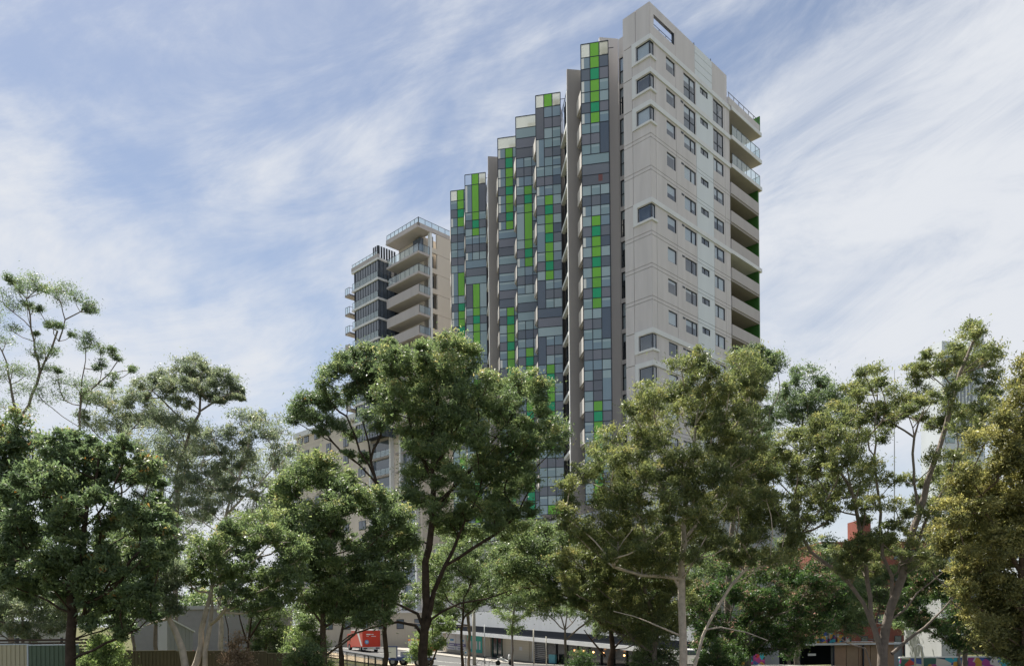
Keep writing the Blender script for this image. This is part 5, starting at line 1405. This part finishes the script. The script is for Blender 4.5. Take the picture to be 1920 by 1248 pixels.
C_ = fill(P1, 22, .95, 22, gap=.5) + fill(P2, 21, .8, 23, gap=.9) + fill(P3, 23, 1.25, 24, gap=.3) + fill(P4, 19, .42, 25, gap=.8) + fill(P5, 20, 1.1, 26, gap=.3)
tree('gum_tree', 'many stemmed gum with pale forking trunks and airy olive crown at right', 40,
     [[(1656, 1255), (1655, 1215), (1662, 1180), (1672, 1130), (1690, 1080), (1700, 1030), (1722, 960), (1738, 900), (1760, 840), (1780, 770), (1800, 700), (1825, 640)],
      [.14, (1652, 1225), (1638, 1175), (1622, 1130), (1598, 1098), (1560, 1062), (1525, 1035), (1500, 1000)], [.10, (1640, 1180), (1632, 1120), (1620, 1060), (1612, 1000), (1600, 930), (1585, 860)],
      [.10, (1672, 1120), (1668, 1080), (1655, 1040), (1650, 960), (1645, 880), (1640, 800), (1645, 740)], [.10, (1672, 1225), (1700, 1200), (1735, 1175), (1765, 1145), (1795, 1110)], [.06, (1645, 1240), (1620, 1215), (1590, 1205), (1565, 1190)],
      [.10, (1690, 1080), (1715, 1030), (1745, 960), (1790, 880), (1830, 800), (1860, 760)], [.08, (1722, 960), (1712, 880), (1712, 820), (1735, 760)], [.06, (1672, 1160), (1700, 1140), (1720, 1110), (1745, 1090), (1770, 1070)],
      [.07, (1600, 930), (1570, 880), (1540, 850)]],
     C_, 'olive', 'grey', .26, .5, 340, .15, .26, .55, .10, 41)
# --- far right golden tree
P = [(1990, 640), (1935, 660), (1912, 715), (1905, 765), (1868, 800), (1830, 838), (1800, 885), (1782, 940), (1772, 1000), (1790, 1060), (1775, 1110), (1800, 1150), (1830, 1190), (1860, 1230), (1990, 1240)]
tree('broadleaf_tree', 'dense golden olive tree cut off by the right edge', 33, [[(1925, 1255), (1920, 1150), (1915, 1050), (1930, 900), (1945, 780)], [.1, (1918, 1080), (1870, 1000), (1840, 930)], [.08, (1920, 1150), (1880, 1110), (1840, 1090)]],
     fill(P, 28, 1.2, 27, gap=.2), 'gold', 'brown', .2, .55, 620, .13, .36, .25, .25, 42)
# --- dull red tinged trees low right
P = [(1300, 1075), (1360, 1062), (1440, 1060), (1500, 1055), (1560, 1075), (1600, 1110), (1560, 1165), (1520, 1185), (1480, 1225), (1420, 1215), (1380, 1235), (1310, 1235), (1290, 1150)]
tree('broadleaf_tree', 'dark tree with reddish new leaves between the two right hand gums', 47, [[(1400, 1255), (1402, 1180), (1410, 1120)], [.1, (1366, 1255), (1366, 1200), (1370, 1120)]], fill(P, 22, 1.3, 28, gap=.3), 'dull', 'grey', .2, .5, 400, .15, .34, .3, .35, 43)
P = [(1700, 1090), (1760, 1080), (1800, 1060), (1850, 1100), (1900, 1150), (1960, 1180), (1960, 1235), (1860, 1228), (1790, 1205), (1720, 1180), (1690, 1130)]
tree('broadleaf_tree', 'low dark reddish tree in front of the mural wall', 43, [[(1810, 1255), (1812, 1200), (1820, 1150)]], fill(P, 22, 1.2, 29, gap=.3), 'dull', 'grey', .14, .5, 400, .15, .34, .3, .3, 44)
P = [(1560, 1120), (1620, 1075), (1700, 1060), (1760, 1080), (1720, 1160), (1640, 1150), (1600, 1190), (1560, 1180)]
tree('broadleaf_tree', 'bright green bushy tree behind the forked base of the right gum', 60, [[(1640, 1252), (1640, 1180), (1650, 1130)]], fill(P, 20, 1.2, 30, gap=.2), 'mid', 'grey', .12, .5, 330, .16, .36, .3, .05, 45)
# --- shrubs along the bottom
def shrub(x0, x1, y0, y1, D, leaf, label, seed, r=16, dens=1.0, lv=260, sz=.1, young=.05):
    P = [(x0, y1), (x0 + (x1 - x0) * .1, (y0 + y1) / 2), (x0 + (x1 - x0) * .35, y0 + (y1 - y0) * .12), (x0 + (x1 - x0) * .6, y0), (x0 + (x1 - x0) * .88, y0 + (y1 - y0) * .3), (x1, y1)]
    cl = fill(P, r, dens, seed)
    if not cl: cl = [((x0 + x1) / 2, (y0 + y1) / 2, r, r * .7)]
    tree('shrub', label, D, [[((x0 + x1) / 2, y1 + 15), ((x0 + x1) / 2, (y0 + y1) / 2)]], cl, leaf, 'brown', .05, .6, lv, sz, .4, .2, young, seed, cat='shrub', tuft=.34)
shrub(150, 235, 1192, 1275, 32, 'fresh', 'bright lime shrub in front of the brown fence', 51)
shrub(415, 470, 1195, 1270, 33, 'dead', 'dry brown shrub with dead twigs by the pale trunks', 53, dens=.8, lv=150)
shrub(460, 540, 1150, 1250, 41, 'mid', 'leafy green shrub right of the dry brown shrub', 54)
shrub(520, 615, 1165, 1265, 37, 'fresh', 'light green shrub left of the slim short trunk', 55)
shrub(1300, 1400, 1200, 1275, 40, 'dull', 'low reddish shrub right of the pink gum trunk', 57)
shrub(1180, 1275, 1195, 1275, 42, 'mid', 'low green shrub left of the pink gum trunk', 58, dens=.8)
shrub(540, 605, 1205, 1275, 33, 'mid', 'dark green shrub at the bottom edge left of the bench', 60)
shrub(1060, 1120, 1225, 1280, 50, 'dull', 'small dark shrub in front of the cafe glazing', 61)
tree('small_tree', 'slender dark multi stemmed tree behind the dry brown shrub', 40, [[(462, 1250), (463, 1200), (470, 1160), (480, 1120)], [.05, (463, 1205), (450, 1160), (445, 1120)], [.06, (465, 1200), (490, 1160), (505, 1130)], [.05, (440, 1250), (420, 1150), (400, 1110)]],
     [(450, 1120, 24, 14), (480, 1110, 26, 14), (505, 1125, 24, 14), (430, 1140, 20, 12), (520, 1150, 24, 14), (480, 1150, 20, 10)], 'mid', 'dark', .1, .4, 320, .13, .34, .3, .02, 63)
P = [(1280, 1040), (1360, 1030), (1450, 1030), (1560, 1010), (1620, 1060), (1600, 1130), (1500, 1150), (1400, 1130), (1300, 1120)]
tree('broadleaf_tree', 'mid green crown filling the gap between the two right hand gums', 58, [[(1480, 1252), (1480, 1150), (1478, 1090)]], fill(P, 24, 1.0, 75, gap=.3), 'mid', 'grey', .14, .5, 420, .17, .34, .3, .1, 75)
P = [(1760, 880), (1820, 850), (1880, 850), (1880, 1000), (1800, 1060), (1740, 1050), (1740, 960)]
tree('gum_tree', 'olive crown behind the golden tree at right', 52, [[(1800, 1252), (1800, 1100), (1805, 980)]], fill(P, 24, .9, 76, gap=.3), 'olive', 'grey', .14, .5, 400, .16, .3, .5, .08, 76)
P = [(180, 1000), (260, 990), (330, 1000), (330, 1080), (300, 1150), (230, 1170), (180, 1120)]
tree('broadleaf_tree', 'soft green crown low behind the large dark tree', 50, [[(250, 1252), (250, 1150), (250, 1090)]], fill(P, 22, .9, 77, gap=.4), 'mid', 'grey', .12, .5, 400, .16, .34, .3, .05, 77)
P = [(-30, 1080), (60, 1090), (120, 1120), (140, 1170), (90, 1195), (0, 1190), (-40, 1180)]
tree('shrub', 'tall leafy shrub behind the dark rail fence at far left', 43, [[(40, 1240), (42, 1190), (42, 1150)]], fill(P, 22, .9, 78, gap=.3), 'gum', 'grey', .08, .5, 380, .14, .34, .3, .05, 78, cat='shrub')
P = [(930, 1110), (960, 1080), (1040, 1090), (1120, 1110), (1200, 1130), (1260, 1140), (1250, 1190), (1180, 1180), (1100, 1160), (1040, 1150), (980, 1140)]
tree('street_tree', 'row of leafy crowns hanging in front of the pale podium wall', 56, [[(1060, 1252), (1060, 1180), (1062, 1130)]], fill(P, 20, 1.0, 79, gap=.4), 'mid', 'grey', .09, .5, 380, .15, .34, .3, .05, 79)
plant = empty('potted_plant', pc, 'small bushy plant hanging out of a glass bay balcony halfway up the tower', 'plant')
MB().tube([pc, (pc[0], pc[1], pc[2] + .3)], [.12, .16], 8).build('pot', M_FRAME, plant)
q = MB()
for k in range(70):
    a_ = Vector((R0.gauss(0, .2), R0.gauss(0, .2), .5 + R0.gauss(0, .22))) + Vector(pc)
    b_ = a_ + Vector((R0.gauss(0, .1), R0.gauss(0, .1), R0.gauss(0, .1))); c_ = a_ + Vector((R0.gauss(0, .1), R0.gauss(0, .1), R0.gauss(0, .1)))
    n_ = len(q.v); q.v += [tuple(a_), tuple(b_), tuple(c_)]; q.f.append((n_, n_ + 1, n_ + 2))
q.build('foliage', mat('plant_leaf', (.05, .10, .03), .6), plant, kind='stuff')
# far background greenery closing the horizon
R = random.Random(5)
cl = []
for x in range(-120, 620, 22): cl.append((x, 1165 + R.uniform(-32, 8) - 18 * math.sin(x * .02), 26, 18, R.uniform(-8, 8)))
for x in range(1200, 2060, 22): cl.append((x, 1165 + R.uniform(-45, 5), 26, 20, R.uniform(-8, 8)))
t = tree('treeline', 'distant band of garden trees closing the horizon', 92, [[(-100, 1200), (-100, 1170)]], cl, 'mid', 'grey', .05, .5, 330, .34, .4, .2, .05, 70, cat='trees', twig=False)
t['kind'] = 'stuff'
print('leaf tris', TOTAL, 'objects', len(bpy.data.objects))
